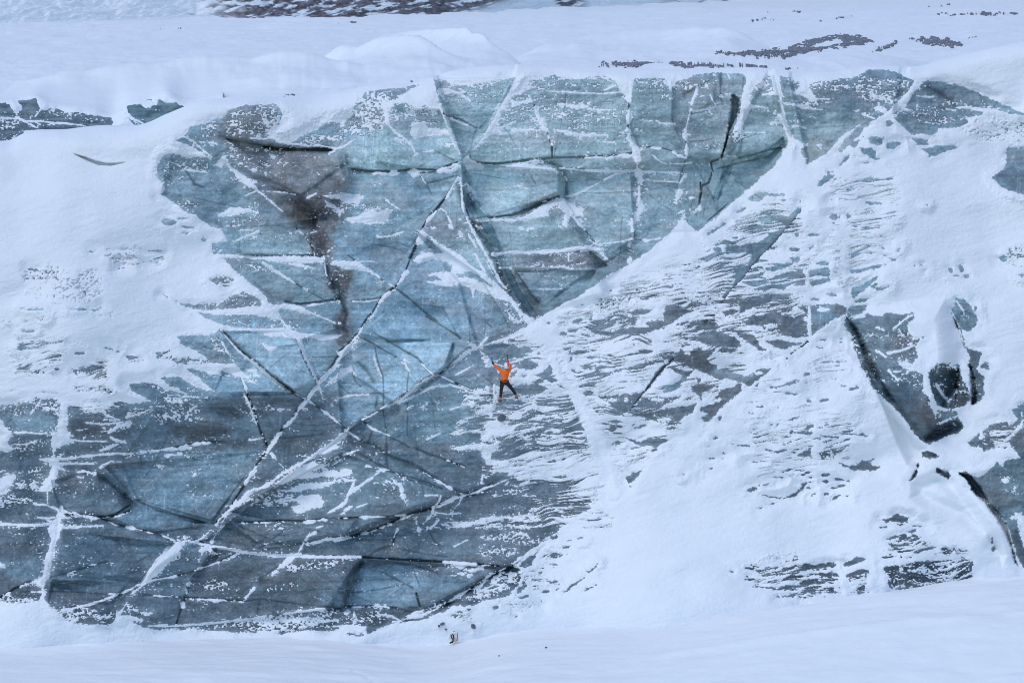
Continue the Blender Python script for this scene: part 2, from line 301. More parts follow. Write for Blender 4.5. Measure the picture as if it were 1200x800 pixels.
WALL_RIGHT = """
@1
mD .17,26 630,372 700,335 800,290 900,215 960,215 975,330 950,400 840,485 760,560 700,540 650,450
mD .30,16 680,360 760,350 850,330 960,350 950,400 860,440 820,400 700,400
mD .13,20 850,440 1000,390 1015,480 1010,570 880,570
mD .38,16 606,400 640,392 690,480 740,560 690,600 640,640 600,560 560,500
mD .10,20 960,190 1060,190 1070,260 1000,360 960,330
@960,70
i 325,350 300,372 262,405 240,440 200,480 150,530 118,545 112,525 150,470 180,440 230,390 290,345
i 262,452 232,490 212,525 182,508 182,495 225,465
i 290,462 320,450 380,455 368,490 330,502 300,490
i 240,520 300,515 335,540 325,580 300,575 250,548
i 398,490 440,478 482,485 455,515 395,525
i 150,575 175,560 165,590 122,620 120,605
e 412,370,24,18 100,700,10,4 65,660,20,6
i 0,705 30,680 60,672 95,676 50,715 10,745 -10,740
e 320,575,40,8,10 270,605,20,4
@780,220
i 485,70 500,45 550,30 610,25 590,45 550,75 510,82
e 650,42,50,11 690,75,10,6 445,132,32,9,-25 810,92,10,8 970,70,10,6 795,85,12,15
I 250,270 262,255 300,235 340,205 358,207 330,230 280,260
i 800,112 772,116 750,140 715,165 640,188 640,210 680,212 700,225 695,240 650,250 605,265 600,285 560,310 480,328 440,345 360,330 345,352 350,378 400,388 470,378 520,392 495,410 485,450 430,465 395,480 410,505 375,530 405,535 385,575 395,585 440,545 490,480 560,400 610,350 655,300 700,250 765,180 795,140
i 270,352 300,345 335,352 330,378 290,375
i 385,595 360,600 330,640 345,650
v 1.6,.6 800,130 760,185 700,250 650,305 600,365 540,420 490,485 440,540 390,595 340,650 310,700 270,745 230,790
e 408,292,18,8 460,295,10,4 630,355,25,8,-20 755,360,32,12 765,278,14,10 850,278,50,8,-8 840,355,30,10,-30
i 725,410 790,398 785,432 700,470 640,485 595,488 590,468 660,450 740,438
i 500,530 490,515 560,495 590,490 585,500 540,520
i 610,540 640,510 700,500 740,490 800,480 808,515 760,525 700,530 650,535
i 832,490 900,470 950,465 965,490 955,525 900,515 840,520
i 840,545 900,535 965,530 960,550 900,565 850,578
e 920,445,40,10,5 
i 740,575 780,555 820,540 822,570 770,572
i 500,598 560,580 610,570 700,562 710,575 690,600 640,590 600,600 540,600
i 435,665 500,655 560,630 600,625 680,628 745,626 680,650 600,680 540,690 480,720 430,740
i 130,657 200,650 250,665 300,680 265,692 215,690 160,675
i -10,690 60,688 120,705 185,718 120,735 60,755 20,780 -10,790
i 330,725 380,705 440,720 400,740 350,755 
i 480,758 520,740 580,745 640,715 680,745 760,755 820,775 830,805 480,810
i 780,700 830,688 900,680 1000,678 1040,690 1062,700 1060,740 985,770 920,800 850,805 830,740
b 925,715,40,16
b 905,790,40,8
e 1102,390,42,12,-5 984,170,26,22 1050,168,36,18,-5 985,205,8,5 1175,235,28,9,8 970,625,30,8,10 880,655,25,8 1105,228,20,3
i 1065,500 1070,470 1085,475 1110,482 1160,468 1220,455 1290,450 1260,468 1200,480 1130,500
i 1085,600 1085,580 1130,575 1180,550 1240,510 1245,525 1210,560 1170,600 1110,645 1090,645
i 1200,580 1215,565 1240,560 1230,580 1280,580 1320,575 1270,600 1240,608
e 1150,660,40,12,-10 
i 1290,395 1270,390 1300,410 1320,425 1345,430 1350,415 1320,410 
e 1275,358,10,6,20 1370,358,18,6,-35 1365,372,6,5
i 1070,700 1120,690 1180,690 1170,715 1120,745 1100,775 1060,780 1060,740
e 1732,470,22,18,35 1760,520,18,9,-8
@960,220
e 770,485,18,14,45 800,515,20,9,-10 320,90,50,7,3 630,102,4,4 600,455,8,3 560,455,5,4 618,495,5,12,20 1170,400,40,50 1100,420,50,20,10 1190,510,20,10
mB .25,15 1050,330 1250,280 1250,480 1150,560 1080,470
@600,220
e 575,605,16,5,-10 780,590,15,4 925,580,25,6,-5 775,650,25,9 1050,520,15,4 1090,465,18,5,-15 1170,258,35,7,-30 530,725,45,6,-5 650,665,45,9,-10 565,690,25,8,20 410,685,10,3
i 670,730 740,715 790,708 828,712 800,735 730,745
i 1030,658 1060,645 1100,648 1150,680 1120,690 1060,672
i 888,722 930,690 1000,700 1085,718 1030,735 960,775 900,790 905,750
i 560,790 580,770 640,750 700,755 728,780 720,805 510,805 530,788
mB .4,8 480,640 700,620 720,690 500,740
mB .3,12 1000,590 1200,600 1200,700 1000,690
e 385,780,28,12,-15 840,795,60,22 1130,770,60,10,-20 1070,790,30,8 460,770,10,10 215,790,10,5
@600,370
i 455,85 470,72 520,88 590,90 640,75 700,65 780,65 850,55 900,35 905,0 1000,-8 960,25 930,48 880,70 820,92 760,108 690,112 600,115 540,120 490,108
mA .55,6 510,40 560,-10 720,-20 740,30 680,60 600,70
e 382,30,28,10,-15 220,40,14,7,10 300,100,26,14,10 430,112,30,9,5 810,150,18,8 600,0,80,6
e 475,243,32,8 340,210,8,14,30 335,225,6,10,20 450,300,42,7,-10 358,318,12,9 345,250,6,20
i 430,345 470,335 540,328 575,330 540,350 480,358 435,358
e 610,322,28,4,-5 470,375,50,4,-3
i 385,415 420,395 480,385 520,383 480,400 430,410
I 675,318 690,300 740,285 800,265 850,258 895,262 890,278 820,275 760,290 710,312
I 950,240 955,255 905,300 870,340 830,390 790,440 740,490 700,548 685,570 690,545 730,490 770,440 810,380 840,330 880,290 905,280 925,255
g 1.6,.25 945,250 890,300 840,360 780,440 730,500 695,555
i 410,450 440,435 480,442 478,462 560,470 640,468 720,455 760,448 745,490 700,545 660,572 640,570 600,545 560,510 520,480 470,468 420,472
b 590,495,25,8
b 670,495,12,6
i 545,555 600,552 650,572 655,585 600,575
i 550,618 600,608 635,615 620,628 570,622
e 590,660,20,18,-40 600,745,25,5,-30 
i 868,228 910,232 950,238 985,205 985,185 1000,200 1010,220 1050,238 1055,260 1070,315 1045,310 1010,280 960,262 930,248 900,262 880,250
i 920,305 955,302 1010,325 1060,320 1040,350 1000,395 960,435 900,452 850,455 900,430 950,400 990,365 1000,345 960,330
i 820,475 850,470 900,480 990,472 960,490 900,520 860,542 800,535 720,540 750,500 760,480 
b 850,492,35,10
i 690,565 740,570 830,560 900,545 960,530 1020,528 1080,512 1070,540 1060,565 1010,590 980,620 930,630 870,628 800,605 740,590 
b 890,605,40,8
i 1052,412 1080,400 1120,405 1195,403 1170,430 1120,455 1108,495 1095,470 1060,440
i 1105,550 1140,530 1205,500 1210,545 1190,580 1130,628 1110,602 1145,575
b 1130,585,22,14
i 1060,250 1095,225 1130,270 1200,290 1210,370 1160,350 1100,325 1065,305 1050,270
i 1040,205 1060,195 1110,205 1190,190 1190,205 1130,225 1070,250 1045,230
mA .5,8 880,60 940,50 1050,10 1200,-20 1230,100 1200,190 1000,190 900,90
i 1090,130 1140,125 1200,115 1210,185 1160,175 1110,150
e 160,222,16,10,35 62,212,60,14,-5
i -10,195 30,185 100,180 112,190 60,215 118,238 60,245 -10,235
i -10,262 30,258 80,270 105,305 85,310 40,295 -10,278
i 135,345 170,335 200,300 220,282 240,300 240,330 225,350 280,378 230,390 190,370 160,358
e 70,350,16,4 
i 5,425 40,410 130,395 135,402 95,425 150,420 215,428 170,450 120,462 60,462 0,452
e 305,420,30,9,25 322,468,35,4 345,512,14,8,-30
I 0,505 60,500 110,510 170,508 110,518 30,522
mA .5,14 -40,520 120,510 240,540 330,590 300,700 220,760 -40,760
mA .66,10 -60,560 60,540 120,600 60,660 -60,650
e 60,745,90,8,-5 30,790,70,8,-10
i -10,745 40,732 150,730 100,748 40,762 -10,765
e 250,780,90,5,-5 370,765,30,4,-10 430,735,30,4,-35 330,610,60,3,25 200,605,30,6,10
i 668,715 700,725 745,738 800,718 855,712 920,722 900,745 850,765 780,765 740,755 
mB .3,8 660,620 780,620 770,670 700,680
e 620,745,20,8,-20 720,775,30,5,-10 820,785,30,5 1145,765,14,5 1190,712,15,4 760,645,40,5,-20
@780,370
i 185,115 230,100 280,88 350,105 400,125 430,150 445,180 400,188 340,188 280,170 230,150
i 440,20 520,50 640,52 700,35 830,25 838,125 800,120 760,132 700,112 640,88 560,65 480,55
b 610,60,40,12
mA .68,6 560,50 640,60 700,95 640,110 560,90
i 415,100 460,98 520,115 560,185 590,200 560,205 500,165 450,130
i 590,148 640,140 720,150 800,158 760,175 680,198 640,185
i 840,-10 850,95 860,120 900,80 960,40 1040,-20 1000,-40
i 840,150 830,160 780,195 735,225 728,215 790,180 830,140
e 712,248,10,5,-40
v 1.2,.6 700,250 780,195 850,140 900,90 1000,20
i 262,332 300,320 360,305 390,330 430,340 480,350 510,325 560,312 622,306 600,330 560,365 520,390 480,424 470,400 420,380 360,370 300,376
b 540,335,30,7
i 150,195 200,185 235,210 280,190 300,185 270,215 240,250 270,285 262,310 300,335 370,360 320,378 250,345 180,310 150,280 160,240
i 150,412 190,398 290,402 285,420 240,430 205,465 212,495 195,470 165,440
e 195,375,12,12,-40
i 275,495 310,460 350,420 400,412 445,395 445,440 420,465 370,492 330,540 270,580 240,610 218,622 205,600 255,572 240,560 200,562 210,535 270,515 350,488 320,480
e 300,412,14,4 540,400,16,8,-40
I 612,415 640,412 690,400 740,385 785,380 760,395 700,410 650,425 620,425
e 740,455,42,9,5 900,185,26,8,10 915,140,24,6,-5 830,340,20,9,-15 1100,428,33,10,-12 1040,410,18,5 985,370,14,4 548,535,26,5,-10 640,540,20,4 740,605,35,9,-25 772,595,18,5,-25 850,648,38,9,-20 930,645,32,8,-20 1010,290,16,5,-25 1020,270,40,3,-5 1028,155,12,7 1030,133,14,4 845,498,14,8 830,392,12,5 930,495,25,8,-10 500,570,22,4 620,640,6,3 655,640,6,12,30 500,685,5,5 320,600,9,16,30 285,715,12,5 242,763,16,4
i 755,680 800,672 858,678 852,698 800,700 770,692
I 910,698 950,700 1015,710 1010,718 960,712 925,708
I 1030,690 1060,680 1110,690 1150,685 1195,700 1190,715 1150,708 1100,698 1040,696
e 1085,720,12,4 720,742,18,5,-25 735,682,14,6,-20 430,755,60,3,8
I 570,775 620,785 660,790 720,765 690,790 650,800 600,795
i 800,800 820,790 848,778 848,820 
@780,520
I 575,25 640,42 665,38 690,35 720,12 730,10 705,42 655,54 600,38
i 775,62 812,40 850,22 850,78 815,78
i 890,48 950,40 1000,35 1050,30 1020,50 985,78 910,86
b 975,62,12,8
i 1005,105 1060,120 1110,130 1150,95 1195,88 1235,85 1190,110 1220,130 1260,125 1255,145 1200,158 1100,152 1040,135
mB .2,8 -20,-20 80,-20 60,40 -30,40
e 242,13,16,5 230,80,12,4 255,85,12,5 278,82,10,4 330,90,10,4 178,124,7,5 265,143,14,6,-20 215,176,8,4 105,180,10,4 570,100,20,5 340,55,12,3 655,196,36,6,-3 510,265,32,9,-20 545,245,15,4,-30 750,48,14,4 565,372,22,4,-25 610,355,40,3,-20 790,155,30,5,5 838,165,22,6 805,180,14,4 845,195,12,6 845,258,26,5,10 865,298,18,6,-25 940,180,28,9,-5 1005,203,35,6,16 1070,218,25,5,10 935,220,18,8 980,258,22,6 1030,245,20,4,-5 942,292,14,7 1000,312,28,7,-30 960,330,14,6,-30 945,315,6,10 1060,303,12,5 725,145,10,3 600,235,40,4,-15 520,105,30,4
I 565,298 620,305 665,310 700,308 740,295 765,280 795,250 800,235 850,215 855,222 820,245 805,268 770,298 700,322 660,322 610,312
i 780,235 800,225 830,235 815,250
mC .15,15 430,340 620,330 560,400 440,400
@1
mA .22,10 858,668 872,656 900,646 930,644 960,650 982,652 980,700 915,712 905,700 872,688
mA .42,8 930,658 982,656 985,700 940,704 900,696
@780,640
i 738,145 780,130 830,126 880,102 930,95 1000,104 998,118 930,125 880,135 830,137 780,145
i 848,160 900,155 1010,150 1013,176 960,178 900,172
I 558,172 590,158 628,155 620,165 580,174
I 510,235 550,230 600,238 690,240 760,228 850,212 920,200 1000,185 1010,195 920,215 850,225 760,240 690,250 600,246 550,240
mA .6,5 950,210 1030,200 1035,245 960,245
e 390,148,8,4 475,176,8,4 700,128,15,5,-20 640,130,20,4,-25 980,266,50,5 860,270,60,4 700,290,50,4,-5 780,340,40,5
i 1042,105 1080,85 1120,62 1175,72 1150,92 1100,105 1045,116
i 1042,172 1090,150 1150,130 1190,138 1190,150 1130,165 1080,178 1045,178
i 1070,195 1110,188 1168,192 1120,202 1075,212
i 1078,240 1120,220 1170,208 1165,222 1120,240
mA .4,5 1075,180 1180,170 1180,270 1090,280
e 1140,270,50,4 
@960,640
mA .52,10 318,76 350,40 420,-20 440,-110 420,-160 480,-160 540,-140 520,-100 560,-90 620,-60 680,-40 720,-20 880,-10 905,50 890,80 620,70 420,110
i 365,120 420,108 500,105 560,85 620,82 700,85 760,90 830,72 895,75 905,110 885,140 890,190 870,222 740,236 600,240 500,252 412,258 400,205 410,175
e 395,565,1,1
b 770,130,45,10,20
mA .68,4 650,85 900,70 900,215 780,215 700,160
b 560,215,20,4 640,215,50,4,-5 480,235,25,3 750,200,40,4
b 560,140,40,4,-10 480,150,30,4,10 640,150,40,4 700,180,50,4,-5
p .25,4 380,110 900,75 880,220 420,255
e 1020,15,10,14
@960,520
i 370,440 420,430 455,405 500,425 532,430 520,460 480,462 430,450 395,465
e 375,485,22,5,-10 580,480,35,7,4 430,548,40,8,-15 620,615,70,12,-15 540,510,30,6,-20
mA .52,8 400,560 560,540 680,580 700,600 500,640 400,640
i 600,48 640,45 680,52 706,76 650,86 605,80
I 578,118 588,122 575,165 562,195 530,218 510,215 540,195 562,160
i 680,138 715,142 740,162 765,148 768,185 758,210 715,190 685,165
i 800,165 860,162 885,185 930,196 965,182 1000,150 1042,108 1075,140 1085,95 1180,80 1210,40 1800,0 1800,420 1210,425 1180,412 1145,400 1160,440 1165,470 1185,560 1200,600 1800,600 1800,715 1195,716 1170,690 1140,600 1110,490 1060,420 1010,365 970,325 920,300 880,250 850,205
b 1092,215,18,16
b 1150,255,8,8 1152,285,5,5
b 1140,430,22,12
i 868,-5 910,-10 972,-5 965,25 935,20 905,8
e 1015,570,10,22 1022,610,12,14
"""
WALL_BLOCK = """
@960,370
i 150,-10 200,20 290,-10 370,0 380,-20 470,-10 545,-20 560,10 520,40 520,65 525,100 545,118 548,140 592,132 588,150 570,180 575,240 540,295 500,338 560,322 612,338 612,395 600,440 640,470 660,540 685,595 702,600 705,632 760,608 810,590 830,625 852,652 820,682 740,710 640,757 610,742 550,680 480,580 400,500 370,480 300,400 270,340 220,240 180,120 145,60
e 608,132,10,8
w 2.2,1.2 405,218 460,208 520,190 560,172
w 1.6,1 335,205 365,220 390,240
z 452,265 500,270 540,280 530,310 490,300
w 1.4,.8 410,320 430,350 450,362
w 1,.6 440,328 478,325
w 1.4,.8 435,75 460,55 500,20 545,-5
w 1.2,1.2 468,80 490,118
b 355,75,28,6,20 395,118,14,4,10 230,5,40,7
b 510,280,40,12,15
p .22,6 420,20 560,-10 580,200 520,340 460,300
p .12,6 250,100 560,100 560,420 400,440 300,350
mB .82,4 540,345 612,345 610,430 560,470 540,420
mB .7,4 565,330 612,335 612,360 560,360
z 612,335 640,335 650,390 665,480 690,560 720,545 740,570 735,600 715,625 690,600 665,520 640,460 612,400
i 640,345 662,318 690,275 712,300 740,290 770,312 790,300 810,318 815,400 800,440 790,480 760,490 770,530 745,545 720,540 705,528 690,520 668,470 655,420
mB .55,3 690,540 740,545 800,540 830,560 800,600 750,610 700,640 690,600
mB .5,3 640,330 690,262 820,285 820,320 740,310 690,300 650,360
w 2.2,1.4 685,400 705,430 730,470 755,500
w 1,.7 680,275 700,290 690,330
i 805,280 825,290 830,330 850,380 885,430 890,480 850,525 790,542 745,545 770,490 805,450
e 750,575,34,22,-10 730,600,14,12
b 872,405,7,16,-20 850,375,12,5
w 1.2,.8 785,632 800,640
p .3,3 155,90 215,130 290,330 400,480 370,480 270,340 200,220
p .08,4 640,345 740,285 890,300 890,520 740,545 640,400
@960,220
i 800,640 830,652 852,645 860,670 890,700 920,745 935,772 925,800 895,835 862,845 840,830 820,800 795,755 765,712 790,700
e 915,710,10,12
w 1.4,.8 808,668 845,720 850,745
@960,370
I 825,60 840,90 852,140 856,190 848,185 840,140 828,100
i 858,185 900,200 948,212 955,225 935,280 920,310 945,335 965,350 960,420 970,465 935,500 892,520 884,450 905,380 885,320 868,290 880,240
i 942,300 965,265 992,268 998,320 970,310
b 890,440,10,26
i 870,745 905,715 930,690 980,652 1010,640 1050,625 1102,618 1115,640 1160,610 1130,550 1180,520 1220,505 1900,480 1900,860 1180,830 1120,760 1080,740 1040,770 960,790 960,770 900,765
mA .55,6 980,660 1110,630 1180,690 1100,790 1000,760
z 1170,650 1190,610 1185,570 1196,640 1140,700 1100,730 1080,740 1120,690
z 940,690 955,670 965,700 955,730 940,720
"""
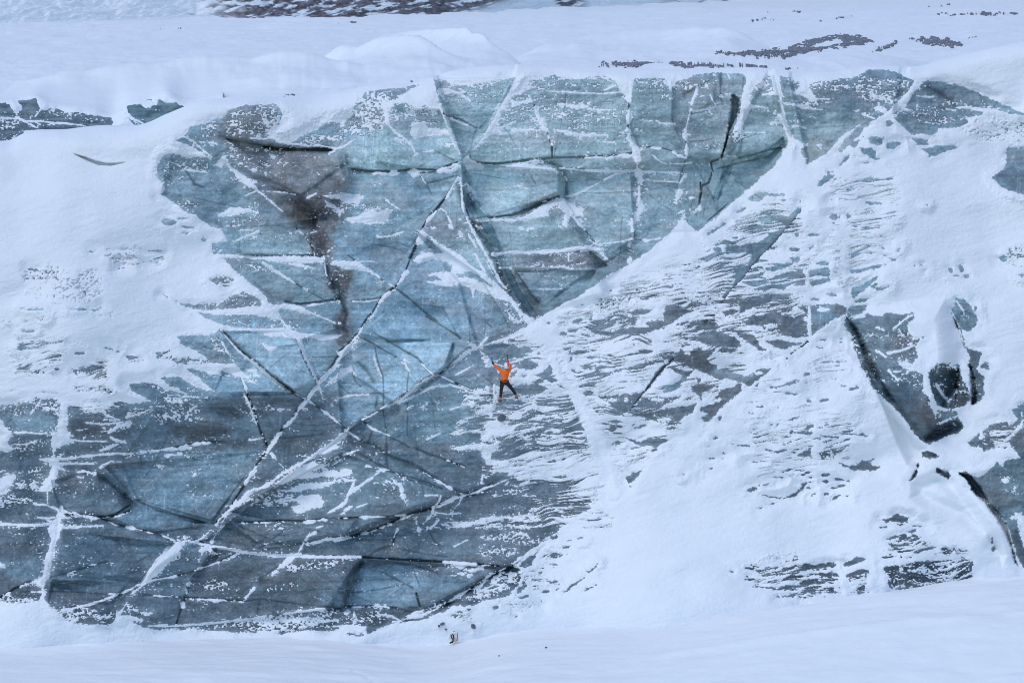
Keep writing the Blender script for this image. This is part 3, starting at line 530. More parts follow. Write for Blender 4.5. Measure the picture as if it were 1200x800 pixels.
WALL_CRACKS = """
# ---- snow caps and fingers along the lip
@1
s 322,106 324,123 329,132 330,140 320,149 313,154 318,162 326,166 340,168 352,160 372,151 382,144 400,142 412,136 420,128 430,118 420,96 330,104
s 410,96 400,150 412,130 414,118 430,108 452,104 476,103 470,92
z 448,131 462,117 484,103 508,88 512,110 515,128 507,131 498,122 486,127 476,121 458,121 452,128
mB .5,5 403,152 412,128 420,110 450,106 478,104 468,116 450,128 452,152 430,165 408,162
mB .55,4 405,160 424,132 424,138 412,160
@600,70
z 585,85 720,95 705,160 688,238 670,220 645,190 612,130
s 895,95 965,100 950,140 924,178 910,140
p .45,5 80,100 600,80 690,240 640,240 600,160 0,200
p .3,8 0,170 690,250 700,420 0,420
p .3,6 700,100 1200,70 1200,150 900,260 720,200
@400,70
s 555,80 1020,80 1000,105 960,118 860,132 800,140 740,150 690,145 640,135 600,105
z 1015,95 1060,60 1210,70 1180,110 1090,130 1100,160 1010,200 990,240 950,290 905,380 890,420 850,460 828,490 800,510 775,525 800,490 835,440 875,380 925,290 985,190
w 1.7,1.1 1000,205 1050,190 1110,165
z 870,415 900,400 950,430 1190,400 1190,420 1000,428 900,440
w 1.6,.8 890,400 940,398 1020,360
p .4,6 560,100 1010,90 960,220 600,260
p .22,6 590,200 900,230 820,300 640,300
p .45,5 250,290 560,250 600,400 420,380 280,370
p .35,5 930,250 1200,200 1200,420 900,400
w 3.4,1.6 575,180 640,185 700,205 748,238
w 2,1.2 575,195 605,230
z 235,260 330,245 300,270 280,290 282,370 262,370 245,300
w 1.8,1.6 262,365 320,430 370,462 400,490
w 1.6,.9 400,480 420,515 432,548
w 1.6,1 320,462 350,468 385,470
z 412,372 475,370 500,395 560,405 625,415 640,440 520,442 470,455 425,468 405,430
w .9,1.4 532,140 560,220 590,310
w 1.4,1.6 590,310 620,390 640,440 665,500 698,555
g 1.2,.3 535,150 600,315 645,440 700,560
w 2,1 640,345 700,370 740,385
v .9,.6 605,325 700,350 790,400
z 715,575 740,560 765,590 830,625 800,632 740,640 712,600
c 1.6,.35,.9,1,0,3 60,640 150,652 300,652 430,640 560,645 680,600
v 2.5,.5 60,650 300,660 430,645
c 1,.15,.9,.9,0,2 420,665 520,660 640,640 690,615
v 1,.5 495,725 560,710 660,680
v .9,.5 460,675 500,735 530,790
c 1,.2,.7,.8,1,0 460,675 495,735
v .8,.5 540,525 600,560 660,590
w .8,1.6 620,800 650,745 685,690
z 735,725 750,740 785,775 775,790 745,765
b 440,555,14,4,-15 520,535,25,4,-20 630,500,20,5,-20
c 2.2,.6,.8,1.2,0,5 780,600 900,610 1000,600 1190,580
w 1,.9 900,645 1000,635 1100,632 1200,630
b 1000,740,12,4 1040,740,20,5 1085,752,20,4
@600,70
c 2.0,.5,.1,1,0,3 0,600 130,580 230,575 420,570 640,560 725,540
v 2,.5 120,600 230,605 300,640 420,640
z -5,242 70,240 100,225 130,242 150,246 60,258 0,272
w 1.2,.7 100,215 112,235
w .8,1 200,185 300,188 400,195 520,200 640,190
w 1.2,2 270,262 330,265 
w 2.6,1.4 320,268 380,275 440,278
w 1.2,.9 450,292 530,295 610,295
c 1.2,.3,1.2,1,0,0 130,265 155,330 180,380 205,430 235,500
z 165,345 190,345 200,375 185,395 165,385
g 1.4,.4 180,400 210,440 235,510 235,575
z -5,403 90,405 175,405 195,418 90,425 -5,430
z 240,408 320,415 400,432 460,430 562,438 560,448 470,448 400,456 340,435 270,420
w 1.2,1 540,482 600,485
w .9,1.6 430,575 500,572 560,578 
w 1.8,1 560,575 620,565 680,555
z 0,635 80,632 130,622 200,632 260,642 275,665 255,660 200,645 110,640 0,642
c 1.4,.3,.3,1,0,1 270,635 300,660 320,700
w 1.2,2 280,635 400,648 600,655 
w 2,1 600,655 700,650 760,650
w 1,.7 340,640 350,660
c 1.4,.4,1.1,1.6,0,0 690,235 682,330 680,400 685,470 715,520 730,560 735,640 750,700
z 668,330 685,295 700,305 705,335 690,368 672,360
b 675,412,14,10 650,430,10,4
z 672,465 690,458 710,490 715,515 695,500
z 735,690 750,675 768,700 758,735 738,720
b 722,790,12,8 720,570,8,14
c .9,.2,.5,1.1,0,1 720,520 800,512 880,518 950,540 1020,575
w .8,.9 825,560 870,600 905,610
w .9,1.3 925,610 1000,610 1050,605
w 1.1,1.9 770,655 860,658 980,663
w .7,1.2 770,705 850,712 970,718
v .8,.5 980,720 1000,640 1020,580
w 1,1.4 1018,675 985,722
c 1.1,.3,.5,1,0,0 1085,145 1080,190
w 1.6,2.2 1082,180 1065,225 1050,262
w 1.2,1.1 1048,290 1040,320 1020,400
z 1005,405 1022,395 1025,440 1012,445
c .9,.2,.6,1.6,0,0 1015,440 1025,520 1022,578
w 1.3,1 1050,300 1120,295 1200,275
v .9,.5 1040,480 1120,475 1180,460
w .7,.7 750,355 820,358 
w 1.3,.8 850,360 870,372 950,375
w 1.1,1 350,800 430,765 520,715 
w 1,1.1 540,705 600,675 670,660
v 2,.4 305,660 320,720 318,800
w 1,1 540,180 605,150
b 30,740,22,5,15 70,752,25,4
@600,220
z -10,186 60,172 120,140 180,100 230,75 262,62 275,90 220,120 205,145 130,165 60,190 -10,196
g 2.0,.5 -10,165 60,150 150,105 270,52
v 2.2,.6 -10,160 60,150 150,105 270,52
z 262,62 300,60 330,85 375,110 395,130 432,182 400,165 370,165 335,150 335,180 318,222 290,228 305,180 310,150 285,120 275,95
z 400,105 415,115 420,135 395,138
w .8,1 320,50 400,25 470,-10
c 1.2,.3,.9,1.4,0,1 340,150 390,205 430,245 450,280 480,315
w 1.3,.7 350,165 400,215 435,245
b 50,235,18,12,20 120,240,12,5 90,248,10,3
w 1.5,2.4 -10,376 100,376 200,372
w 2.2,3.2 200,372 300,368 400,352 
z 390,358 430,340 480,345 520,352 540,385 575,430 555,420 520,385 490,370 440,370 400,380
w 1.2,.8 330,385 332,430
p .5,5 200,375 500,365 490,400 300,410 100,400
w 1.3,1.3 -10,475 100,472 200,472 
w 1.2,1.2 200,472 290,462 345,478
w .8,1.4 165,595 230,597 290,592
w .7,.9 300,590 335,575
p .25,8 150,540 350,540 330,600 150,610
w .7,1.1 495,330 570,325 650,312
c .7,.12,.7,1.0,0,0 650,312 700,302 790,308 870,298
c .7,.12,.8,1.3,0,0 690,320 690,380 690,440
z 735,35 752,40 752,70 775,100 768,140 740,185 715,222 688,220 685,205 710,190 720,150 738,120 735,80
b 728,38,12,10 738,102,12,8 785,95,6,5
b 703,245,12,14,-20
c 1,.2,.6,1,0,0 745,0 745,60 
g .9,.2 700,250 720,275 712,300
z 955,35 975,10 990,20 1000,35 975,60 965,95 958,70
w .9,.7 975,150 1000,135
z 985,180 1010,150 1020,175 1005,190 990,215 965,215 975,195
g 1.8,.7 1105,-30 1110,20 1100,75 1100,120 
b 1100,120,8,18
w 1,1 1040,60 1075,60
@780,70
g 1.6,.8 365,450 345,520 325,575
z 440,72 620,60 600,82 560,105 520,160 492,200 495,250 505,270 470,340 452,395 450,430 395,450 388,440 410,375 440,300 446,230 462,160 470,110 455,85
mB .5,4 385,430 450,420 465,460 430,500 395,490
b 345,582,22,6 410,575,8,5
g 1.9,.45 322,578 295,588 265,600 270,625 275,655 255,715 245,728 212,738 208,795
z 610,75 672,75 666,150 678,185 690,215 660,208 640,205 570,210 562,205 600,192 632,182 622,130
w .8,1.2 668,205 675,260 688,320
z 682,310 690,318 712,385 740,450 780,475 800,490 832,500 800,522 790,540 800,580 825,622 715,560 712,520 725,490 700,430 685,380
g 1.8,.5 672,210 688,310 690,400
z 755,92 830,95 838,140 862,200 885,238 850,246 810,212 750,205 745,195 780,160 790,140
w 1.2,2.4 695,255 760,265 800,280
w 2.6,.9 800,280 860,288 925,295
w 1.5,1.2 498,276 550,278 600,290
z 600,290 640,305 680,320 690,370 650,380 630,350 610,330
mB .5,5 560,270 660,300 690,380 620,370
b 622,370,8,8
w .8,.8 465,425 520,430 580,427
w 1.5,.9 748,392 780,388 820,402
w 1,1 880,230 960,232
w 1.2,.8 890,500 910,518
w 1.2,.8 800,580 830,580
v 1.0,.7 430,575 500,560 600,530 705,508
v 1.2,.5 300,640 450,600 600,570
w 1,.6 365,85 378,118
w 1.1,1 262,210 290,265 300,275
w 1,1 205,215 230,212
v 1.6,.5 322,90 322,210
p .5,6 480,110 620,100 640,200 500,200
p .4,8 670,90 1190,90 1190,180 960,200 760,200
p .2,8 700,220 950,250 900,360 740,380
b 370,200,20,5 325,212,8,6
@960,70
z 590,132 600,140 560,185 515,225 480,270 440,315 400,345 370,360 340,370 330,350 390,315 410,300 460,245 500,212
g 2.2,.4 585,140 540,180 500,215
z 310,180 330,205 365,215 340,228 320,235 300,215
z 315,280 350,270 385,290 400,305 370,310 345,292
w 1.2,1.6 255,320 280,332 325,345
z 470,290 500,280 545,295 550,302 500,302
w .9,.9 570,212 600,215
w .8,.8 573,265 573,300
w 1.3,.9 745,290 800,300
w 1.2,1 600,215 670,220
z 795,280 850,274 920,280 1000,292 1100,312 960,320 965,305 930,295 850,288
v 2.5,.4 640,160 720,200 800,270
p .35,8 200,110 550,100 480,260 300,280 180,220
p .15,8 480,210 980,220 960,330 700,420 460,340
b 225,300,12,5,-30
# ---- left upper slab
@180,80
g 3.0,1.0 650,458 700,472 840,478 960,478 1062,482
v 3,.8 650,458 840,478 1062,482
v 2.5,.5 390,400 520,420 640,450
w 1.4,1 720,430 800,442 900,455 980,455 1075,470
w 1.4,.6 1060,475 1120,455 1165,425
w 1.4,.8 1030,500 1060,485
w 1.5,1.2 570,410 640,415 700,410
z 640,395 690,400 740,425 700,418
b 615,400,16,6
z 360,570 385,540 408,512 430,540 445,570 500,610 540,640 580,660 608,712 545,690 500,650 450,600 420,560 400,590
mB .5,5 350,560 400,600 470,640 560,700 480,690 400,640
w 1,1.2 600,710 650,750 712,800
z 110,465 180,462 262,490 345,522 330,535 280,520 190,522 120,498
w 1.4,.9 165,395 230,425 300,490 345,522
w .8,.9 270,432 365,440
w 1.4,.9 180,592 220,600 310,610
b 702,518,20,13 590,600,18,12 660,610,12,4 
v 1.2,.5 190,600 240,680 290,695
v 2.5,.7 1130,555 1040,620 960,680 870,740
v 1.6,.5 700,700 790,730 870,740
w 1,.8 640,720 740,725 830,740
w 1.2,.9 540,745 600,720
z 1000,748 1080,735 1130,745 1210,735 1210,795 1140,780 1090,762 1040,765
w 1.2,1 900,760 950,735
z 620,260 640,250 700,330 690,352 660,345 
p .4,8 430,230 600,220 700,350 690,400 420,400
p .28,8 380,400 760,480 900,600 620,640 450,560
p .4,6 860,420 1000,330 1180,330 1160,430 900,450
p .35,6 190,380 370,280 380,400 250,430
p .3,8 60,510 360,520 340,640 30,700
mB .5,4 590,220 740,215 740,330 680,350 640,300
@180,230
z 380,105 450,65 560,72 605,92 520,98 440,118 400,118
w 1.2,1.6 470,268 540,235 615,205
w 1,1.2 510,198 580,200
w 1.2,.8 650,0 700,45 755,88
p .35,6 60,0 260,40 250,100 120,60
p .3,8 600,200 840,190 840,320 700,300 520,280
p .25,6 400,170 620,80 680,190 500,200
z 345,342 500,343 620,352 760,352 1000,355 1003,388 960,385 880,392 790,395 640,372 500,362 380,360
z 770,395 850,390 940,420 900,425 820,405
p .4,5 420,360 660,370 760,470 560,440 440,400
p .3,6 780,390 990,390 980,480 860,430
z 1040,385 1120,378 1210,385 1210,435 1130,420 1045,400
w 1.6,1.8 640,388 690,420 765,472
c .9,.15,1.1,1.1,0,0 765,470 830,510 890,545
v .8,.5 890,545 950,580 1000,605
g 1.6,.35 500,350 700,350 940,345
v 1.5,.6 500,350 700,350 940,348
c 1.2,.3,.9,.9,0,3 770,615 860,630 960,618 1090,600
v 1.5,.5 770,615 860,632 1090,602
z 245,672 400,665 640,640 720,632 800,628 860,645 905,672 915,692 870,682 800,660 735,652 722,682 770,745 830,800 790,795 745,722 700,702 600,690 400,692
w 1.2,.9 915,678 980,705 1065,742
mB .55,4 340,480 470,480 460,520 340,520
p .4,6 250,600 300,660 640,640 520,560
p .4,6 360,690 560,695 770,775 500,775
p .4,4 350,290 510,320 500,335 345,335
c 1.6,.5,.5,.9,1,1 840,190 890,240 930,290 938,340
w 1,.8 920,215 955,205
w 1,.7 1020,325 1050,300
z 1000,20 1060,50 1110,80 1090,120 1070,80 1010,60
w 1.1,.8 1000,360 1010,460
v 2.5,.8 985,350 1010,400 1020,470 1080,530
v 2,.7 1090,560 1100,620 1130,690 1110,780
v 2,.6 1070,760 1130,790
p .25,6 1040,420 1170,430 1150,520 1040,500
p .25,6 1000,20 1200,0 1180,100 1060,120
@400,220
z -5,30 25,28 60,42 135,45 125,62 80,80 55,92 20,85 -5,70
p .45,6 80,90 240,60 290,110 200,140 60,150
w 1.2,.9 260,70 300,100 345,130
s 25,185 90,165 175,128 215,140 260,130 310,125 290,150 270,195 210,212 130,205 60,205
w 1.6,1.2 210,288 290,285 330,268
w 1.2,.8 330,268 365,258
w .8,.8 115,432 195,432
z -5,430 50,435 85,430 140,465 185,495 190,508 140,490 90,480 60,478 -5,472
c .8,.15,.5,.8,0,0 40,395 110,450 190,500 240,540 310,580
v 1.0,.6 310,580 400,650 480,720 560,780
v .7,.5 190,330 300,350 380,380
c 1.0,.4,1.0,.7,1,1 650,0 610,60 570,110 500,190 470,245
v 1.5,.7 650,0 570,110 520,160
z 475,240 500,270 492,300 470,330 438,335 440,290 460,262
g 2.4,.5 438,335 425,370 405,410
v 2.6,.8 438,335 425,370 405,410
c 1.1,.35,.9,.9,1,1 400,430 375,490 320,575 
c 1.1,.35,1.2,.5,1.5,1.5 320,575 230,645 190,720 135,785
v 1.8,.7 320,575 270,605 230,645
v 1.1,.6 60,660 140,655 215,645
w .7,.8 65,665 150,668 215,655
z 488,262 530,288 580,325 640,362 700,402 780,472 830,488 880,538 965,612 1010,660 1060,730 1130,778 1110,800 1060,770 985,668 900,645 840,615 785,592 772,650 752,590 690,562 640,578 560,570 505,550 585,542 560,520 500,508 560,496 640,488 655,455 620,432 560,420 500,432 478,442 418,432 440,405 470,380 540,384 590,378 565,350 530,310
i 672,508 740,490 790,505 830,530 870,560 895,585 860,575 800,540 740,528 690,525
i 480,465 520,440 580,440 630,470 600,485 520,490
i 560,350 600,375 580,380
p .4,4 500,300 560,330 560,370 500,370
g 4.0,.7 715,110 745,170 790,240
g 4.6,.8 790,240 840,310 880,370 910,430
g 4.2,.7 910,430 940,510 970,590 1020,650 1080,720 
v 5,.55 705,10 745,170 840,310 910,430 970,590
w 1.1,1.6 697,-60 705,30 712,110 
w 1.6,1.8 712,110 740,190 790,290 830,360 
w 1.8,1.4 830,360 875,440 930,550 965,590
w 1.4,.9 745,270 765,310 790,350
w 1.1,1.6 785,385 810,440 840,490
w .9,.9 852,435 880,490 945,575
b 700,275,14,22,-20 640,225,14,16,-30 695,185,10,6 735,205,18,5 540,236,16,4
c .8,.15,.7,.6,0,0 575,115 610,140 640,200 650,240
z 780,190 840,180 900,185 960,180 1040,182 1110,160 1210,100 1210,160 1100,185 1000,202 940,200 860,195 800,208
g 2.0,.5 850,182 900,172 1000,160 1100,122 1210,68
v 2.0,.6 850,182 1000,158 1100,122 1210,70
w 2.2,1.6 890,392 960,382 1060,376 1210,372
p .4,5 900,380 1200,370 1200,410 930,430
w 1.3,1.1 930,470 1000,468 1100,475 1210,475
p .3,5 920,440 1200,455 1200,490 940,490
w .8,.8 1150,595 1210,595
w 1.1,1.1 790,225 820,235
b 1050,235,14,10,40 1100,240,14,4
mB .35,5 940,660 1080,760 1060,800 960,800
w 1.4,1 985,740 1010,790
# ---- centre
@180,370
z 375,66 500,70 640,78 720,70 785,75 860,100 960,105 1105,112 1080,128 1000,142 920,125 880,128 850,136 760,120 680,122 640,108 560,86 440,84
w 3.2,2.2 855,145 880,215 920,300
w 2,.8 920,300 940,340 958,378
g 1.3,.3 848,145 865,215 905,305 958,385
v .9,.5 820,110 840,145
w .8,1.1 395,85 440,140 490,200
w 1.3,2.0 490,200 550,250 610,295
w 2.2,1.8 610,295 660,340 720,390
w 1.6,.7 720,390 770,425 800,445
g 2.0,.5 395,82 450,145 540,225 620,290 700,355 780,415 825,452
v 2.2,.7 395,82 450,145 540,225 620,290 700,355 780,415 825,452
w 1.4,.7 400,150 430,210 470,265
z 255,300 350,285 440,283 470,280 500,300 535,340 570,365 605,400 560,385 520,362 480,352 440,335 400,320 380,340 330,345
b 570,318,36,9 600,350,20,6
p .45,6 320,110 400,120 440,240 360,220
p .35,8 300,320 540,330 560,400 380,370
c 1.1,.35,.2,1,0,0 515,362 538,410 548,460 
w 1.0,1.5 530,455 560,520 585,590
w 1.4,.7 585,590 605,640
g 1.4,.35 550,460 590,560 625,670 665,755
v 1.7,.7 515,362 548,460 590,560 625,670 668,760
z 635,165 700,178 720,185 690,205 670,200
w 2.6,2.4 1190,150 1140,200 1085,255 
w 2.4,2.8 1085,255 1040,320 970,390
z 1000,415 1040,378 1085,335 1160,298 1170,320 1120,355 1060,380 
z 1070,270 1120,285 1080,300 1050,335 1030,345
g 1.6,.5 1190,110 1120,190 1075,245 1030,320 960,395
v 1.9,.7 1190,110 1120,190 1075,245 1030,320 960,395
w 1.3,.9 1150,300 1185,350
w 1.0,1.0 965,400 990,475 
c 1.3,.35,1.5,.5,1,1 960,395 900,480 860,520 820,590
c 1.3,.35,1.1,.8,1,1 820,590 760,650 715,715 660,790
v 1.6,.6 960,395 860,520 820,590 715,715 660,790
w 1.2,.6 860,540 900,545
c .9,.15,.3,.8,0,0 820,450 930,510 1010,570 
c .9,.2,.8,.6,0,0 1000,560 1060,605
c 1.2,.3,.5,.7,0,0 1060,610 1140,680 1210,730
v 1.1,.6 820,450 930,510 1060,610 1210,730
w 1.0,.8 1085,480 1140,475
z 940,810 1000,775 1080,705 1135,672 1145,690 1090,740 1060,760 1100,765 1040,790 1000,810
c .9,.15,.5,1.2,0,1 0,790 160,772 290,742 410,735
v 1.6,.6 0,785 160,768 290,738 420,738
w .9,1.1 560,728 600,722 640,715
v .7,.5 660,715 800,712 1000,690
w .6,.6 730,545 800,550
v .6,.45 920,240 1060,240
p .35,8 0,460 330,470 250,620 0,640
w .8,1 130,495 180,470 265,478
b 245,530,16,8,-20 270,598,20,4
p .5,4 -10,400 90,420 200,460 130,470 -10,450
v 1.0,.4 1085,400 1140,450 1180,470
@400,370
c 1.0,.3,.9,.7,1,0 160,0 125,55 95,110
v 1.2,.6 160,0 95,110
w 1.6,2.6 95,115 60,160 -10,225
g 1.6,.5 90,115 40,170 -10,205
v 1.8,.7 90,115 40,170 -10,205
z -10,320 30,300 60,295 45,320 10,345 -10,360
w 1.2,.8 58,300 75,345
v .9,.5 60,300 80,380 115,412
v .9,.55 105,120 180,160 250,200 320,240
v 1.1,.6 190,100 280,150 380,210 450,250 490,300 530,340
c .8,.15,.5,.6,0,0 470,280 500,310 535,340
v 1.2,.65 500,0 560,40 640,90 700,130
v .8,.55 195,180 215,270 245,360 248,450 245,560 265,680 262,800
w .9,1.1 190,240 220,325 235,350
w 1.3,1.1 370,255 395,275
w 1.8,1.2 372,278 385,305 398,320
v .7,.45 395,320 385,420 388,520 385,700
v .8,.4 755,0 752,150
v .8,.5 840,30 880,65
c .7,.1,.6,.8,0,0 -10,480 60,465 160,460
v .7,.4 160,455 250,450 340,440
v 1.5,.4 210,480 200,540
v 2,.35 100,270 150,320 185,380
z 780,165 800,175 850,125 858,132 820,185 795,195 750,220 700,262 650,305 615,330 590,345 580,340 620,312 680,250 730,205 765,190 745,165 
g 1.9,.6 760,195 700,245 640,295 590,335 540,345 470,385 420,430 370,465 310,510
v 2.2,.8 760,195 640,295 590,335 540,345 470,385 400,445 310,510
w 1.4,1.8 575,345 510,370 450,402 
w 2.0,1.6 450,402 400,450 335,500
w 1.4,1.8 335,510 390,488 440,462 500,430
w 1.8,1.9 500,430 560,412 640,405
w 1.5,.9 640,405 700,420 760,445
c 1.1,.3,.9,.7,0,0 330,505 280,525 230,545
w 1.3,1.0 215,560 180,582 120,608
v 1.6,.6 310,510 220,550 120,610 60,660 -10,705
c 1.2,.3,.4,.8,0,0 580,350 680,400 780,440 850,450
v 1.5,.6 580,350 680,400 780,440 900,470
w .9,.9 670,345 720,320 770,290
w 1.2,1.8 800,345 830,360 860,385
v .7,.25 830,350 900,410
p .25,6 440,530 520,540 620,540 600,560
b 480,530,12,6 
w .8,1.2 640,548 700,530 760,480
w 1.0,1.2 500,720 540,705 580,690
b 395,542,8,5
c 1.2,.3,.6,.6,0,0 0,645 60,690 120,730
b 30,670,16,5,30
c 1.2,.25,.3,.8,0,0 120,610 180,660 280,700
w 2.0,1.2 -10,700 20,690
w 1.5,1 60,800 95,785
v 1.0,.5 130,740 200,760 250,800
v 1.0,.5 265,700 330,730 400,770
mB .35,6 800,170 900,140 1000,120 1070,90 1100,170 980,220 900,200 820,250
mA .5,6 800,200 900,150 1000,120 1100,120 1120,170 1000,170 900,200
z 880,175 960,140 1060,95 1080,80 1060,70 1000,110 900,150 830,182
mA .45,8 760,440 830,420 900,440 920,500 800,560 700,620 740,560
z 860,405 900,420 920,450 880,445 860,430
mA .48,8 640,620 760,580 860,520 920,600 860,700 700,720 600,720
mA .6,6 640,640 780,620 850,640 860,690 740,720 640,700
mA .55,8 640,770 760,740 850,700 920,740 900,800 700,810 620,790
i 905,580 930,570 965,585 975,600 945,615 912,612
e 1025,560,7,6
i 985,490 1030,490 1070,505 1030,520 990,508
# climber's slab
mB .62,6 800,190 880,190 900,260 870,300 820,260
i 830,330 870,310 900,300 925,350 910,400 870,400 840,380
e 880,215,40,16,10 940,210,35,14 930,240,20,10
i 885,275 940,250 1000,262 1020,300 1010,345 985,355 960,320 900,310
i 925,330 950,350 945,400 928,430 900,400
b 850,260,14,6,-30 860,310,10,22,-30 960,215,14,6
# ---- lower left
@0,380
s -300,430 -10,440 100,430 200,420 330,410 400,425 420,440 300,440 200,450 100,460 -10,480 -300,470
mB .55,8 -600,470 0,470 60,470 130,460 180,420 360,420 370,480 330,540 200,520 100,560 0,540 -600,560
mA .5,8 400,470 560,440 720,440 730,480 640,520 480,520 400,510
mA .62,8 390,480 560,480 700,510 720,570 640,590 500,560 400,540
mA .75,6 400,560 500,560 640,590 650,640 560,660 440,660 400,620
mA .62,8 700,520 760,480 920,460 980,470 860,560 780,620 680,660 700,560
i 140,560 200,540 290,560 320,590 280,620 200,625 150,600
w 1.4,1.1 480,440 560,480 620,530 700,560
w 1.2,1 500,575 600,585 720,572
w 2.6,1.6 640,630 690,600 760,575
w 2.2,1.6 650,660 680,680 730,690
w 1.4,1 400,672 500,685 630,685
w 1.6,3.2 400,180 392,260 378,360 372,440
z 362,440 400,440 398,520 392,600 410,660 420,690 360,705 320,738 300,725 325,640 345,560 
w 1,1 312,735 314,775
z -10,550 15,565 30,600 72,632 60,660 40,690 80,728 40,745 -10,735 -300,735 -300,560
w 1.6,1.4 90,632 160,635 240,640 310,630
mB .45,6 260,600 340,600 330,680 240,660
w 1,.8 180,525 220,470 250,430
p .3,8 60,640 300,660 300,760 40,760
w 2.2,1.2 590,738 640,720 690,700
mD .34,10 80,60 400,60 400,300 200,320 60,300
mD .36,10 420,150 640,180 650,330 420,360
mA .7,4 100,150 150,130 205,145 150,160
e 320,210,35,8 150,142,52,7 640,145,30,9,20 690,158,8,4 780,195,40,12 490,270,65,14,-4 470,170,30,6
mA .75,5 95,280 160,250 280,270 320,245 370,250 340,280 240,310 140,300
mB .68,5 410,260 480,250 560,262 540,285 440,290
mA .4,5 740,180 820,190 840,210 760,220
mA .3,8 500,200 650,190 640,230 520,230
mA .7,6 860,150 1000,150 1060,145 1060,160 940,190 900,190 870,170
mA .75,6 960,185 1080,180 1200,215 1200,235 1020,240 990,205
mB .42,10 400,330 560,340 650,360 700,400 680,420 540,410 420,400
mD .45,8 -100,380 160,380 340,380 360,420 160,420 -100,420
@0,230
mB .07,12 80,400 300,380 600,410 640,560 520,660 260,650 120,590
mB .10,8 480,250 620,290 960,270 970,320 620,330 500,310
mB .3,6 590,350 700,340 960,340 960,370 860,400 700,430
mA .2,6 590,340 980,330 960,400 720,430
I 120,655 160,660 260,655 250,665 190,668 130,665
I 410,660 470,655 560,662 590,650 560,672 480,672 430,668
e 245,712,28,7,-5 150,733,14,8,-30 905,320,45,5,-3 880,378,40,5,-12 720,420,25,8,-8 190,430,30,8,8 540,325,14,3 170,790,40,6
mB .2,8 200,690 320,680 320,730 240,740
mB .12,10 0,700 180,710 120,770 0,790
mB .1,8 440,690 680,660 660,720 540,720
@0,510
s 310,-20 410,-20 410,30 360,65 318,85 300,70
w .7,.8 312,80 314,115
z 318,115 345,150 352,185 385,205 345,200 325,270 300,320 278,332 245,320 220,310 260,285 290,230 305,170 235,140 300,130
w 1.0,1.5 235,138 310,132
w 1.8,1.4 330,140 420,132 480,122
w 2.4,1.8 480,122 540,118 610,110
w 1.8,1 610,112 700,105 760,108
c .6,.1,1.2,1.0,0,0 760,108 850,98 
w 1.4,1 880,92 945,85
c 1,.2,.8,.7,0,1 945,80 1020,68 1120,50 1200,35
w 1.6,.8 340,165 440,165 550,165
w 1.6,.7 590,185 650,150 710,155
w 1.8,1 590,190 620,175
w .7,.7 278,325 278,405
w 1.2,1.5 205,402 270,408 340,435
z 358,410 372,430 410,450 420,455 370,455 380,470 420,478 410,490 360,490 350,515 380,525 360,560 345,600 325,640 320,700 305,740 300,780 290,800 255,800 262,740 285,680 298,600 280,540 300,515 290,510 330,480 335,450
w 1,1.2 220,480 280,485 320,480
w 2.4,2.0 -300,518 -10,520 100,522 200,525 290,518
w 2,1.1 370,540 450,535 600,528
w 1.6,1.2 430,450 470,470 540,478 
c 1.5,.35,1.0,.8,0,1.5 375,460 440,468 540,478 620,475 700,465 760,440
v 2.0,.7 375,460 540,472 620,470 700,460 770,425
z -10,250 40,240 85,230 90,250 60,300 30,340 -10,370 -200,370 -200,240
mB .45,8 -300,330 20,340 160,340 220,390 120,440 40,460 -300,480
mA .4,6 -300,180 20,190 60,230 -10,250 -300,250
w 1.5,1 455,215 500,210 560,228
b 470,245,20,6,20
mB .25,8 60,260 220,250 240,330 100,330
p .25,8 80,220 280,150 240,260 120,260
p .2,8 40,560 280,540 270,760 40,720
v 3.4,.8 500,208 560,225 620,260 690,310 750,370 790,400
v 6,.6 700,330 740,375 770,405
v 1.6,.6 780,375 860,405 930,440 1060,470 1200,512
c 1.4,.35,.5,1,0,1 600,485 680,520 760,535 860,560 900,570
v 1.8,.7 600,485 680,520 760,535 900,568
v 1.8,.7 900,568 1000,558 1080,545 1200,530
v 1.4,.6 900,568 960,590 1030,625
w .8,1.2 955,588 990,600 1030,625
c .5,.1,.8,.8,0,0 920,165 940,185
c .5,.1,.6,1.2,0,0 960,122 1040,112 1190,150
b 1085,600,8,5 1140,222,12,8 930,180,16,6,30
v 1.0,.5 430,790 500,770 600,740
c .6,.1,.6,1.2,0,0 480,765 560,755
v 1.0,.45 800,740 880,700
b 0,760,30,14,20
mB .3,5 60,740 190,740 180,760 50,765
@0,640
z 290,-10 325,-10 318,40 300,110 285,185 262,210 255,240 262,260 258,310 280,340 225,340 245,280 240,240 210,218 175,215 240,180 265,120 275,60
w .8,.9 220,230 250,245
z 262,258 275,265 262,290 250,285
w 1.4,1 185,265 240,264
c 1.3,.3,1.0,.7,0,1 0,300 50,270 90,245 180,205
v 1.6,.6 0,302 90,243 180,205
v 1.2,.6 290,180 360,165 450,140 620,90
c .6,.1,.8,1,0,0 400,170 450,150
v .8,.5 130,265 250,262 420,265 600,278 700,280
c .5,.1,.6,.9,0,0 640,275 700,278
z 985,-10 1050,-10 1030,50 1000,75 960,110 940,150 900,180 880,205 845,215 850,180 900,115 940,60
mB .4,4 1030,20 1090,40 1060,80 970,120 940,150 1000,70
w 1.4,2 870,200 840,225 780,270
c 2.0,.5,.3,1,0,0 940,60 880,140 830,215 740,262 640,300 520,340
v 2.4,.8 840,210 740,262 640,300 520,340 430,360
w 1.2,1.4 570,325 500,345 430,360 370,375
w .8,1.4 745,325 720,365 700,385
z 700,375 720,370 705,405 760,405 835,425 830,440 780,440 780,460 640,465 670,430
w 1.3,.9 640,412 560,412 450,412
w .8,.8 490,360 570,380
mB .35,6 280,340 400,370 520,350 560,400 470,420 500,460 360,440 290,380
p .35,6 280,350 520,350 700,380 640,450 400,440
mB .22,8 740,330 900,380 850,420 720,390
